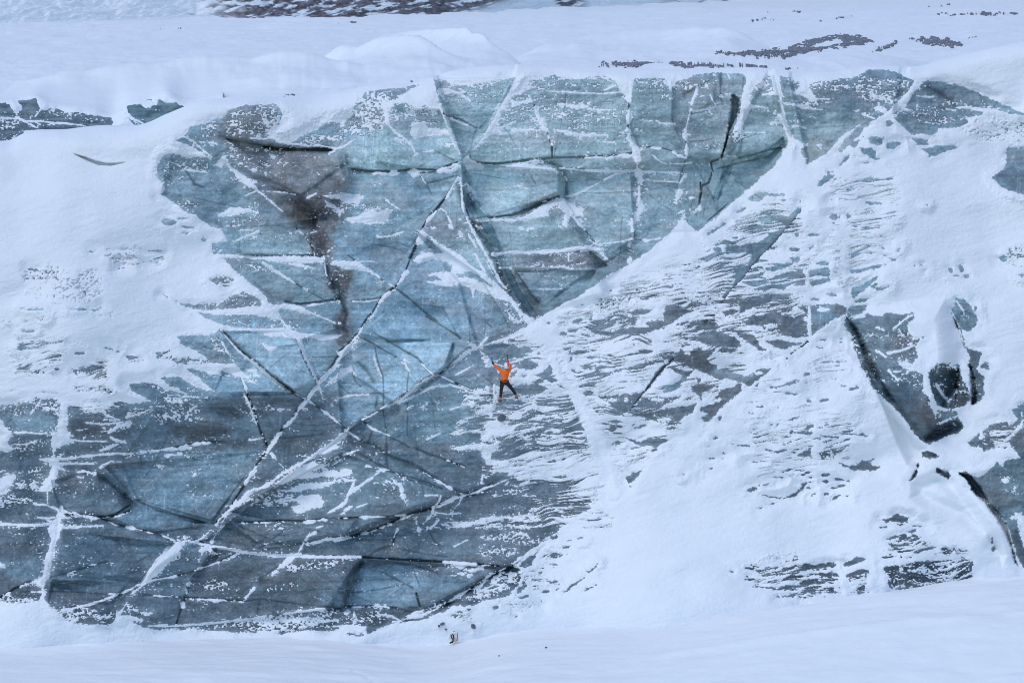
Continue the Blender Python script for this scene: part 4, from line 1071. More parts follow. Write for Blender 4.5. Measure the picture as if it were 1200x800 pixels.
b 870,395,28,9,-10
w 1.0,1.8 870,465 930,462 980,462
w .8,1.1 1040,462 1100,458 1200,455
v 1.2,.6 870,190 1000,180 1100,155 1200,125
c .8,.2,.8,.6,0,1 870,198 980,185 1090,160
w 1,1.2 1140,140 1180,122 1210,118
c .8,.2,.9,1.1,0,0 1140,165 1110,215 
b 1108,220,14,12,-40 1092,265,10,14
c .7,.2,1.0,1.2,0,0 1090,280 1070,350 1050,410 1025,490
v .9,.6 1110,215 1025,490
v .9,.55 840,280 900,285 980,290 1200,305
c .4,.1,.7,.9,0,0 880,285 980,292
mB .35,4 910,475 1000,475 1200,468 1200,490 960,495
z -10,90 25,105 30,125 -10,130
e 80,320,60,10 150,310,50,14
mB .4,4 0,310 60,290 180,300 220,320 150,335 60,325
@180,520
v .8,.5 0,365 100,400 200,450 290,465 350,465
z 1035,-5 1000,35 950,75 870,120 790,160 740,190 690,235 650,258 600,275 560,300 530,335 500,360 470,375 440,390 455,360 500,330 545,275 620,248 680,225 720,185 790,145 880,95 960,40
z 860,130 950,170 1050,155 1165,170 1090,195 1000,188 960,195 840,205 760,235 700,240
z 865,125 920,105 1020,122 1010,130 940,158 880,152
z 780,272 880,230 990,225 1085,212 1040,240 980,260 900,270 820,280
s 820,400 815,375 860,350 825,330 860,302 930,298 975,310 1010,335 985,365 920,380 850,410
w 1,1.6 720,340 780,330 840,325
w .9,1.2 730,270 790,275 850,262
p .5,6 520,310 620,280 830,270 840,360 640,380 540,360
p .4,8 850,60 1050,60 1180,100 1080,220 960,160
mB .4,6 950,80 1100,60 1150,120 1050,150
w 1.4,1 1120,205 1175,218 
w 1.6,1.2 1172,222 1160,260 1140,290 
w 1.8,2 1140,290 1130,335 1100,360
w 2,1.2 1100,360 1050,388 1020,405
w 1.6,1.2 1140,292 1200,255
w 1.2,1.2 1115,390 1150,365
w 1.2,.9 1110,65 1160,50 1200,35
c .9,.3,1.0,.7,1,1 690,0 650,65 600,125
c .9,.3,1.0,1.0,1,1 600,125 560,185 520,260 480,320
c 1.4,.4,.9,.7,1,1 480,320 450,370 400,420 360,465
v 1.5,.6 690,0 600,125 520,260 450,370 360,465
w 1.3,1.1 440,392 410,425 380,445
w .9,.9 420,430 400,460
c .8,.2,.7,.8,0,0 690,55 730,105 775,155
w 1.2,1.6 775,150 790,165
c .8,.2,.8,1,0,0 420,470 380,510 340,570
w 1.2,1.6 320,518 290,548 245,572 
w .8,.9 245,572 215,572
z -10,710 30,665 60,640 95,605 118,578 150,565 188,565 180,580 160,610 135,645 110,675 70,715 20,750 -10,770
mB .35,5 130,640 180,640 120,690 60,740 90,700
w 1.4,1.6 215,572 280,585 340,600
w 1.6,1.8 340,600 430,612 510,628 
w 2.2,2.4 510,628 600,640 700,652
w 2.6,3.0 700,652 780,655 860,650
w 2.4,1.4 860,655 960,662 1210,662
g 1.2,.3 240,560 340,590 510,618
g 1.0,.3 880,650 1000,652 1200,655
z 270,630 285,600 320,592 345,620 360,640 310,620 290,640
g 2.4,.5 310,598 350,640
w .9,.8 285,640 265,690
v 3,.6 300,595 350,635 370,660
c 1,.2,.8,.6,0,1 510,632 440,665 380,690 
w 1.0,.9 380,690 300,720 245,742
v 1.2,.6 510,630 380,685 200,755 0,795
w .7,.8 0,795 70,785 130,770
z 780,660 840,650 800,700 740,740 700,765 680,760 730,720
mB .4,6 680,740 800,690 890,680 960,670 940,720 860,770 760,760
p .3,6 760,680 1090,680 1080,720 880,760
c 1.1,.3,1.0,.9,0,1.5 500,455 570,458 620,455 740,448 
c 1.1,.3,1.0,.7,0,1.5 740,448 870,452 1000,438
v 1.5,.65 480,455 620,452 740,446 870,448 1000,435 1200,430
p .35,8 560,470 840,460 800,520 640,500
v .9,.5 500,480 620,530 750,590
v 1.0,.5 620,610 680,570 760,510
v 1.5,.65 640,620 800,595 900,575 1000,555 1200,530
c .5,.1,1.1,.9,0,1 900,582 1010,556 1120,545 1200,535
c .4,.1,.8,.7,0,0 845,640 880,580 
w 1.4,1.8 890,562 910,535 945,522
w 1.1,.9 955,490 990,480
p .3,8 950,470 1000,460 960,540 880,560
v 1.5,.5 620,790 720,720 
c .5,.1,.7,1.2,0,0 40,70 160,60 
w .9,.8 0,38 50,35 110,20
b 30,130,16,5,35 240,178,12,8
p .4,4 100,40 160,50 300,100 240,100
# ---- lower centre
@400,520
v 1.5,.65 190,0 260,60 430,120 520,180 640,250 740,305 
v 1.3,.6 440,30 520,60 620,95 720,130
c 1.0,.25,.6,1,0,0 620,95 720,135
v 1.6,.6 265,0 262,90 275,150
v 1.1,.5 0,30 100,50 200,110 290,150
c .8,.2,.6,1,0,0 150,130 290,155 400,210 590,265
c .8,.2,.6,1,0,0 460,150 530,195 640,260
v 1.1,.5 270,155 430,200 590,260
w 1.6,1.2 185,195 130,230 90,260 
w 2,1.4 95,255 40,300 20,345
w 1.4,1 75,210 70,250 40,290
w 1.6,1 60,365 0,410
w 1.2,.8 210,160 240,150
w .9,1.2 90,370 150,348
w .8,.8 170,200 220,165
c .8,.2,1.2,.9,0,0 345,240 350,270 
c .8,.2,1.2,.9,0,0 358,305 385,360
p .3,8 140,190 360,210 370,300 200,330
s -10,150 20,140 55,150 50,185 -10,190
w 1.4,1.2 20,215 70,212 75,240 45,290
c 1.8,.5,.9,.7,0,1.5 -10,555 60,540 180,505 300,455 400,410 
c 1.8,.5,1.0,.7,0,1.5 400,410 520,378 600,345 660,312 720,295 800,272
v 2.2,.75 -10,555 180,505 300,455 400,410 520,378 640,320 720,295 820,265
w 1.2,1.4 590,355 630,330 670,310
w 1.4,1 710,300 690,350 670,365
c 1.2,.3,1.0,.6,0,0 585,305 570,340 540,370 525,420 480,465
w 1.4,1 540,375 535,410 505,440
c 1,.25,1.0,.9,0,0 440,430 440,470 455,500
w 1.4,1 570,445 540,480 510,492
v .8,.5 505,495 540,560 570,590
c 1.1,.25,.9,.7,0,0 330,500 310,535 305,590
v 1.5,.6 330,500 310,540 305,590 230,610 160,655
w 1.2,.9 490,302 560,300
c 1,.25,.4,.9,0,0 0,435 100,430 240,425 380,415
v 1.5,.55 0,438 200,428 300,440 400,408
v .8,.5 0,560 150,560 290,560
v .8,.4 320,610 480,640 620,660
w 1.6,1.4 -10,662 60,660 105,662
g 2.0,.5 105,660 200,668 330,675 480,685 600,690 780,700 920,715
v 2.2,.8 105,660 330,675 600,690 780,700 960,720
v 1.6,.6 150,675 300,690 420,710 560,750
w 1.6,2.4 600,690 700,698 785,708
z 620,700 700,698 760,710 700,722 640,718
z 740,740 820,712 900,708 950,718 900,745 830,740 770,752
b 700,760,20,7 755,770,18,9,-15
v .8,.45 400,690 430,760 460,830
p .12,8 280,680 620,700 600,780 300,780
w 1.4,.9 820,230 830,180 860,155 900,130 
w 1.2,1 760,290 800,280 830,262 900,240 950,215
w 1.8,1 950,215 990,210 960,240
g 2,.5 770,300 830,265 870,240
v 5,.5 800,290 840,260 880,240
i 880,40 960,40 1050,30 1070,45 1000,80 940,100 880,90
w 1,2 850,70 880,35 920,20 1050,10
z 640,25 740,5 840,0 900,5 1000,10 1100,0 1200,-30 1200,40 1100,40 1050,20 960,35 900,30 870,70 850,45 760,30 700,35
mA .38,6 800,110 920,110 980,140 900,200 840,220
i 860,205 900,170 960,165 1000,160 950,200 890,230
I 910,240 1000,200 1060,180 1150,150 1190,110 1250,70 1330,30 1420,0 1425,8 1340,45 1270,80 1200,130 1150,160 1060,195 1000,212 930,235
mA .30,8 960,110 1090,100 1180,60 1200,140 1060,180
z 1000,212 1100,190 1200,160 1300,140 1300,180 1150,210 1060,230 1000,240
i 980,215 1040,195 1120,200 1110,235 1050,245 990,235
mA .55,8 850,280 1000,260 1150,280 1300,300 1290,340 1150,330 1000,330 880,340
mA .62,6 880,340 1100,350 1280,345 1250,400 1100,400 900,390
mA .50,6 560,370 880,385 1180,380 1200,400 900,420 620,410
z 590,470 700,455 800,440 900,420 1000,425 1100,415 1220,430 1250,460 1150,470 1060,490 900,480 780,482 660,490
mA .5,6 600,440 760,440 1000,420 1260,440 1240,490 900,500 640,490
z 800,550 880,540 950,525 1040,525 1100,550 1150,575 1080,590 1000,580 920,560
mB .4,4 780,540 1060,510 1170,580 1020,600
z 825,600 860,595 870,620 850,650 830,640
z 910,635 960,615 1010,615 1030,635 980,650
mB .4,5 790,590 900,590 1040,610 1010,660 820,660
w .9,1.1 740,560 700,580 660,600
w .8,1 550,400 620,410 700,405
c 2.2,.6,1.1,.8,1.5,1.5 1190,580 1120,630 1040,690 1000,720
v 2.4,.75 1190,580 1040,690 960,730 900,760
i 1180,600 1160,630 1130,670 1115,710 1040,720 1060,690 1130,640
w 1.3,1.2 1190,585 1165,640 1130,715
# ---- mixed ice right of the main panel
@580,520
mA .56,10 60,60 200,20 320,0 280,70 180,120 60,160
mA .30,12 180,140 400,60 560,60 540,140 440,260 300,220
mA .22,12 520,60 620,20 720,60 640,140 560,150
i 85,205 110,195 160,198 215,205 205,235 150,235 110,225
i 215,215 245,210 275,222 270,245 215,238
i 292,210 330,205 385,208 370,225 320,240 295,230
e 260,192,25,8
I -10,190 30,185 150,180 230,145 280,120 330,92 380,55 440,35 520,5 530,-10 555,-10 530,10 450,45 390,70 340,100 270,140 200,170 150,192 60,205 -10,240
mA .62,8 330,290 480,280 620,290 640,310 580,350 440,380 340,380
mA .7,6 430,310 560,300 620,295 590,330 500,330
mA .58,8 440,230 560,220 620,230 610,260 480,270
i 580,215 610,190 650,155 665,145 640,190 610,235 570,235
i 655,255 680,235 700,205 740,205 790,175 850,150 880,130 865,160 820,215 770,245 690,278 665,275
e 740,205,60,22,-5 790,250,14,7 670,298,14,8,-40 690,195,20,10,-30
i 430,390 520,375 565,365 520,400 450,450 400,480 360,510 350,490 380,450
mA .65,5 330,380 450,360 560,350 580,345 480,400 360,440
z 250,285 270,290 300,370 335,450 330,465 300,430 265,320
w 1.1,1.5 570,110 540,165 500,235 460,310
w 1.6,1.8 460,310 420,370 370,460 345,510
w 1.8,1.2 345,510 290,580 260,650 225,715
g 1.3,.3 562,115 520,190 470,290
w 1.2,2 660,130 630,180 610,250
e 350,550,24,7,-25 430,567,22,5,-10 495,553,22,4,-10 395,650,35,5,-15 545,465,14,9 580,455,20,8 540,440,8,5
I 268,670 290,640 330,645 380,605 445,595 440,605 390,635 340,650 310,665
mA .2,8 270,600 460,560 480,600 380,680 260,720
mA .3,6 240,690 360,670 400,720 340,740 220,735
I 535,745 560,738 580,720 605,692 612,690 590,725 570,748 545,752
mA .10,12 380,400 600,370 720,420 700,520 520,540 360,500
@580,640
mA .4,6 20,100 180,130 350,120 360,140 240,180 140,260 20,260
i -60,120 0,95 80,110 140,130 160,180 130,230 80,290 30,302 -60,300 -120,290
mB .4,5 -40,130 60,130 160,140 120,240 20,250 -60,240
v 9,.55 20,150 100,145
w 1.6,1.2 180,140 160,190 125,270
i 140,235 190,215 190,235 150,265 120,285
i 120,300 200,280 200,295 160,310
mA .22,8 170,150 400,170 400,240 200,300
I 395,262 420,250 450,215 490,200 525,178 530,182 490,212 450,245 420,268 405,272
e 300,262,20,7,-20 370,250,18,6,-20 340,205,20,5,-20 560,240,40,3,-25
mB .08,8 10,300 300,300 200,400 0,440
e 270,315,5,12,-30 112,362,4,6 155,378,5,4 5,358,18,12 130,410,7,4
@400,640
mA .42,6 290,470 400,450 640,440 800,400 820,420 700,450 600,440 480,500 320,520
mA .5,6 560,380 700,370 800,350 780,400 640,440 470,430
z 300,440 360,430 420,445 600,440 700,350 640,350 560,390 500,410
I 570,360 640,310 740,250 860,180 930,125 945,140 880,190 780,260 690,330 600,380 470,430 340,450 350,430 470,420
c 2.4,.7,1.3,.6,-1,-1.5 1180,-5 1020,105 880,175 780,240 700,288 620,340 500,375 400,415
v 2.8,.8 1020,100 880,175 780,240 620,335 500,375 380,425
w 1.2,1.6 800,270 900,220 960,230
z 720,300 780,290 850,262 960,225 980,235 900,250 830,280 760,305
z 780,245 800,222 850,195 870,190 800,250
z 880,185 940,160 930,175 890,192
mB .4,4 700,300 1000,230 1000,250 780,320
w 1.6,1.2 200,345 260,350
w 1.2,1.5 225,398 270,405 300,410
b 35,385,18,14 75,400,8,20 75,440,10,10 75,350,4,20
c 1.4,.35,.3,1,0,0 10,355 200,350 330,360 
v 1.6,.6 0,350 200,352 350,365 420,385
c 1.2,.3,.6,.9,0,0 290,405 340,430 
v 1.2,.6 210,390 290,405 340,425
g 1.3,.3 440,275 460,350
v 1.2,.7 440,275 460,350
v .9,.45 260,160 380,220 420,245
v .8,.4 60,270 200,255 400,215
v .8,.35 60,200 180,195 300,190
v 2.8,.6 20,320 40,250 40,180 120,100 130,60
z -10,468 60,462 130,470 142,515 100,540 -10,530
e 70,525,35,12,5 120,518,20,9,-5 45,515,20,7
p .25,6 0,370 300,370 300,450 150,470 0,460
e 770,460,1,1
mB .35,4 280,480 480,490 460,520 320,530
# ---- foot of the wall
@180,640
w 1.4,1.8 0,465 60,468 140,465 
w 1.6,1.7 140,465 280,455 380,445 460,435
w 2,2.4 470,435 560,428 650,412
mB .45,5 440,440 640,420 760,410 800,480 640,500 500,510 440,470
w 1.2,1.8 760,395 860,380 1000,365
w 1.8,2 790,500 820,450 880,420 960,395
w 1.3,1.6 660,500 780,490 860,475 920,460
mB .4,5 660,420 800,400 1000,380 1060,400 960,470 800,510 660,510
w 1.2,1.2 910,460 980,440 1080,430
p .4,6 640,400 1100,360 1100,470 820,500 660,480
w 1.2,1.4 1010,470 1100,465 1200,465
c .6,.15,.7,.8,0,1 200,300 380,310 530,320 
v 1.1,.6 0,292 200,298 380,308 530,318 630,305 760,325 1000,352 1100,360
w 1.0,1.6 540,300 560,275 590,240
w .7,.7 0,290 140,295
v 2,.6 620,310 610,390
c .5,.1,.9,.9,0,0 240,170 210,210 190,260
c .8,.2,1.1,1.1,0,0 180,310 150,390 120,490
p .25,8 230,200 460,180 460,270 300,260
p .2,8 600,220 840,210 820,280 660,270
mB .4,4 20,475 200,470 440,450 420,480 120,495
@1
p .02,20 190,130 400,130 560,250 600,400 560,560 600,660 380,735 60,715 0,690 0,480 160,470 260,300
p .03,20 510,95 900,90 920,180 800,260 620,370
"""
RELIEF = """
@1
# recessed upper panel, seen to lie behind the snow slope on its right
d .55,3 512,92 530,150 541,185 546,242 580,300 600,340 622,373 640,367 678,348 716,320 744,306 786,272 818,271 848,247 878,220 908,194 924,168 929,161 920,140 908,90 905,30 500,30
d .5,14 541,185 546,242 580,300 600,340 622,373 640,367 678,348 716,320 744,306 786,272 818,271 848,247 878,220 908,194 924,168 700,195 660,198 600,192
d -.35,12 548,248 660,232 690,275 720,350 640,368 600,335
d -.22,4 541,190 655,195 660,230 560,258
d .25,5 870,140 865,175 845,205 838,240 838,262 870,225 905,195 924,168 908,90 900,80
d .35,4 925,92 946,193 985,165 1005,147 1062,111 1075,30 920,30
d .3,5 1046,130 1068,157 1097,158 1136,145 1152,130 1199,132 1240,30 1060,30
# small inset wedge at the top
d .35,3 508,92 541,182 580,135 604,90 616,30 500,30
# blocks between cracks stand slightly proud of one another
d -.28,5 300,430 257,386 334,386 352,400 372,448 344,460
d -.25,4 490,272 430,378 410,405 412,440 470,480 510,440 560,402 540,330
d .22,5 188,228 260,268 380,300 372,250 330,215 260,185 200,180
d -.3,8 330,172 400,175 412,215 372,250 330,220
d .3,4 238,634 395,512 560,405 470,480 400,620 300,640
d -.2,6 70,600 150,585 240,632 165,682 60,670
d .25,4 420,655 590,664 470,725 380,715
d -.3,6 255,605 330,555 405,510 520,560 560,572 400,630 300,640
d .2,6 190,470 310,480 330,510 250,610 160,590 140,540
"""
TEAL = (.355, .465, .455); BLUE = (.235, .345, .390); DARKB = (.118, .165, .188)
SLATE = (.066, .085, .094); BROWN = (.138, .128, .122); BRIGHT = (.315, .445, .490); GREYB = (.175, .225, .245)
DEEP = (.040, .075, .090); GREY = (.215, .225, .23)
TINTS = [
 # cx, cy, rx, ry, angle, colour, weight
 (700, 170, 240, 90, 0, TEAL, .85), (620, 280, 130, 70, 0, TEAL, .7), (860, 180, 90, 80, -20, TEAL, .75),
 (980, 120, 60, 40, 0, GREYB, .6), (968, 165, 40, 26, -30, TEAL, .7), (1100, 120, 70, 26, 8, GREYB, .7),
 (820, 105, 30, 18, 0, GREY, .6), (806, 165, 26, 40, 0, GREYB, .35), (470, 120, 60, 26, 0, GREYB, .6),
 (640, 110, 60, 14, 0, GREYB, .45), (780, 150, 40, 30, 0, GREYB, .4),
 (670, 300, 40, 9, -6, GREY, .85), (640, 250, 40, 10, 0, GREY, .4), (622, 350, 26, 22, 40, GREYB, .7), (680, 262, 16, 16, 0, GREYB, .6), (715, 160, 40, 12, 0, TEAL, .5),
 (640, 360, 16, 8, -20, DARKB, .7), (740, 212, 40, 7, 0, GREY, .45), (815, 230, 18, 14, 0, GREY, .5),
 (770, 260, 50, 10, -35, (.16, .28, .31), .6), (850, 230, 60, 8, -38, (.15, .27, .30), .6),
 (250, 215, 70, 50, 20, GREYB, .8), (290, 150, 34, 26, 0, GREY, .85), (330, 195, 60, 26, 15, GREY, .8), (350, 205, 40, 18, 0, (.24, .28, .29), .6),
 (240, 190, 34, 30, 0, (.17, .25, .28), .6), (290, 225, 40, 20, 0, (.18, .27, .30), .6),
 (345, 205, 60, 42, 20, (.19, .195, .195), .75), (300, 160, 40, 24, 0, (.17, .175, .175), .7), (372, 225, 34, 20, -30, (.13, .135, .135), .6), (330, 235, 30, 8, 25, SLATE, .5), (385, 200, 26, 9, -35, SLATE, .55), (340, 172, 60, 5, 3, SLATE, .5),
 (400, 180, 14, 10, 60, BROWN, .6), (395, 215, 22, 10, -30, GREY, .7),
 (366, 248, 36, 22, 10, BROWN, .95), (374, 285, 18, 30, 0, BROWN, .9), (398, 325, 21, 16, 0, BROWN, .9), (405, 358, 12, 32, 0, BROWN, .85), (402, 395, 12, 26, 5, BROWN, .6), (345, 225, 24, 10, 30, BROWN, .6), (398, 385, 14, 12, 0, (.13, .14, .14), .7),
 (376, 262, 9, 16, 20, (.055, .052, .055), .85), (374, 278, 6, 9, 0, (.03, .04, .05), .8), (387, 320, 7, 14, 20, (.05, .06, .065), .7), (358, 278, 7, 16, 30, (.06, .08, .09), .7),
 (320, 285, 44, 16, 0, TEAL, .6), (300, 325, 40, 22, 25, (.19, .28, .30), .7), (360, 350, 34, 26, 0, (.19, .28, .30), .5),
 (440, 190, 60, 26, 0, TEAL, .6), (470, 215, 50, 18, 0, BLUE, .6), (440, 300, 36, 26, 10, (.15, .24, .28), .6), (520, 270, 26, 30, 30, GREYB, .7),
 (470, 285, 30, 14, 0, (.14, .2, .23), .6),
 (470, 350, 80, 34, 0, BLUE, .7), (440, 360, 34, 20, 0, BRIGHT, .5), (520, 350, 50, 22, 0, BLUE, .6), (580, 370, 34, 20, 0, (.15, .24, .28), .6),
 (550, 395, 26, 12, 0, GREYB, .7),
 (480, 420, 56, 22, 0, BRIGHT, .75), (470, 455, 50, 18, 0, BLUE, .6), (440, 470, 30, 12, 0, BRIGHT, .4), (430, 440, 30, 30, 0, BRIGHT, .35),
 (330, 420, 56, 24, 0, BRIGHT, .7), (340, 440, 60, 18, 0, BRIGHT, .55), (385, 420, 26, 22, 0, BLUE, .5),
 (290, 445, 60, 12, 0, (.22, .34, .38), .6),
 (310, 476, 80, 13, 0, SLATE, .8), (400, 490, 40, 20, 0, GREYB, .5), (330, 495, 50, 12, 0, BLUE, .35),
 (226, 506, 34, 13, 0, SLATE, .95), (262, 520, 40, 8, 0, SLATE, .7), (250, 530, 20, 10, 0, SLATE, .6), (120, 500, 40, 20, 0, SLATE, .5),
 (215, 565, 60, 34, 0, BLUE, .75), (270, 545, 40, 22, 0, BLUE, .5), (230, 570, 14, 16, 0, SLATE, .5), (175, 602, 40, 13, 5, BLUE, .8), (195, 640, 34, 8, 0, BLUE, .6),
 (105, 570, 40, 26, 10, (.115, .155, .17), .6), (110, 588, 40, 10, 0, BLUE, .45), (150, 590, 12, 10, 40, DEEP, .6), (140, 575, 18, 8, 40, DEEP, .4),
 (45, 495, 26, 14, 0, BLUE, .7), (40, 520, 40, 14, 0, DARKB, .6), (100, 500, 26, 10, 0, (.10, .11, .115), .6),
 (30, 670, 24, 12, 0, BLUE, .55), (120, 680, 40, 9, 0, BLUE, .55), (90, 640, 40, 12, 0, (.13, .2, .235), .6), (160, 672, 14, 18, 0, SLATE, .5),
 (200, 692, 26, 8, 0, BLUE, .4), (270, 690, 60, 26, 0, SLATE, .6), (330, 700, 36, 14, 0, (.13, .19, .215), .5), (390, 700, 16, 8, 0, BLUE, .6),
 (350, 600, 60, 20, 0, DARKB, .6), (330, 625, 40, 12, 0, (.14, .2, .215), .5), (400, 590, 40, 18, 0, GREYB, .4),
 (440, 565, 60, 22, 0, (.16, .25, .28), .7), (480, 545, 60, 18, 0, (.155, .23, .25), .6), (530, 480, 40, 10, 0, BLUE, .6), (520, 500, 50, 14, 0, BLUE, .5),
 (450, 520, 26, 30, 0, (.15, .22, .25), .5), (420, 520, 20, 16, 0, SLATE, .5), (470, 610, 60, 14, 0, (.14, .18, .195), .6), (500, 640, 60, 12, 0, (.15, .205, .225), .6), (560, 600, 60, 30, 0, (.14, .175, .195), .7), (600, 630, 40, 14, 0, (.15, .19, .20), .6),
 (455, 678, 60, 12, 0, BLUE, .75), (450, 695, 60, 14, 0, BRIGHT, .6), (520, 690, 30, 10, 0, (.15, .2, .22), .6), (410, 680, 10, 22, 10, SLATE, .8), (405, 660, 14, 10, 0, SLATE, .6),
 (600, 672, 18, 10, 0, DEEP, .8), (570, 690, 40, 14, -20, SLATE, .6), (500, 715, 60, 10, -12, SLATE, .6), (430, 725, 40, 10, 0, SLATE, .6), (120, 722, 50, 12, 0, SLATE, .75), (30, 696, 40, 12, 0, SLATE, .7), (330, 735, 70, 9, 0, SLATE, .7), (340, 722, 50, 9, 0, GREY, .35),
 (600, 415, 40, 26, 0, GREYB, .8), (560, 430, 26, 20, 0, (.14, .19, .225), .6), (585, 400, 30, 8, -15, (.1, .13, .15), .7),
 (700, 440, 140, 120, 0, GREYB, .85), (830, 400, 120, 90, 0, (.155, .18, .195), .85), (812, 425, 22, 14, 20, (.135, .14, .145), .7), (830, 455, 40, 22, 0, (.16, .165, .17), .6), (790, 450, 14, 8, -40, BLUE, .7), (860, 440, 20, 6, 10, BRIGHT, .6),
 (900, 285, 60, 30, -20, (.17, .24, .27), .8), (920, 380, 50, 30, 0, (.13, .16, .18), .7), (905, 385, 30, 12, 0, (.15, .15, .15), .5), (965, 376, 22, 10, -10, BLUE, .7), (985, 362, 12, 8, 0, (.16, .14, .13), .7),
 (1050, 400, 60, 60, 30, (.15, .20, .215), .9), (1020, 400, 26, 40, -30, (.19, .25, .265), .7), (1066, 400, 30, 14, -30, (.14, .135, .135), .6), (1050, 450, 40, 20, 40, (.13, .185, .21), .7),
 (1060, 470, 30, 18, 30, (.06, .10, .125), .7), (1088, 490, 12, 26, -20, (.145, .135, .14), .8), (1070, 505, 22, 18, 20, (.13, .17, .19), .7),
 (1110, 450, 26, 26, 0, (.045, .06, .07), .9), (1104, 505, 26, 10, -25, (.045, .065, .08), .9), (1128, 470, 12, 14, 0, (.10, .095, .09), .7), (1140, 440, 14, 34, 0, (.09, .11, .12), .8), (1134, 375, 16, 18, 40, (.12, .19, .22), .8),  # shade of pocket, underside and slot painted in, beside brown and blue ice
 (1003, 395, 5, 26, -22, DEEP, .8), (1022, 440, 6, 34, -30, DEEP, .8), (1052, 480, 6, 30, -45, DEEP, .8),  # shade of the hollow round the block, painted into the ice colour
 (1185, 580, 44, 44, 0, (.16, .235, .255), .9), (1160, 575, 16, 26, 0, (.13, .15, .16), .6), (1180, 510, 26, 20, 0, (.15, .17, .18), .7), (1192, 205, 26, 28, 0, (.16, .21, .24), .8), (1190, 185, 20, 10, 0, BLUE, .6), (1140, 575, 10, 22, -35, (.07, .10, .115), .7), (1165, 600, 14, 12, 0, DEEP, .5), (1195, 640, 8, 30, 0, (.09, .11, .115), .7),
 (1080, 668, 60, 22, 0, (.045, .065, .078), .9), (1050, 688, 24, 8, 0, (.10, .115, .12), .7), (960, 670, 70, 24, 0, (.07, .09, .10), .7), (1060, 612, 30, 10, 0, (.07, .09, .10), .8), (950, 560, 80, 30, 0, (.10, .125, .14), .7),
 (640, 540, 60, 40, 0, (.12, .145, .16), .6), (680, 590, 60, 20, -20, (.115, .14, .155), .7),
 (100, 430, 90, 50, 0, (.075, .105, .125), .7), (80, 310, 90, 40, 0, (.075, .10, .12), .8), (280, 345, 60, 26, 0, (.15, .175, .185), .7), (240, 415, 40, 20, 0, (.15, .2, .225), .6),
]
REAR = """
@0,80
i -600,180 -10,205 30,202 55,215 80,255 95,270 110,262 130,240 105,190 150,186 208,180 215,200 235,235 260,250 300,232 340,240 380,255 440,262 480,258 520,272 600,285 650,292 665,320 640,345 300,372 200,360 140,360 115,385 70,420 -10,435 -600,440
w 2.2,1.8 -10,295 60,292 95,298
w 2,1.4 95,285 150,312 215,350
w 2,1.3 160,312 240,312 320,320 400,325 500,338
w 1.6,1.3 245,235 225,260 205,285
p .3,6 -20,300 120,300 130,380 60,430 -20,430
mB .5,5 60,380 140,360 130,420 70,425
i 740,220 820,205 880,182 900,195 935,180 955,190 960,200 1030,205 1075,228 1010,262 960,290 900,320 840,338 780,300 745,255
z 810,205 870,190 930,190 920,210 850,232
i 712,240 740,270 790,325 832,340 800,345 760,300
w 1.8,1.3 745,265 790,300 835,322
p .3,6 250,220 640,270 660,330 300,300
"""
REAR_TINTS = [(0, 140, 300, 50, 0, (.15, .21, .235), .8), (180, 130, 60, 30, 0, (.16, .25, .27), .8), (60, 148, 60, 8, 0, (.11, .15, .17), .6), (10, 140, 30, 20, 0, (.14, .18, .20), .5)]

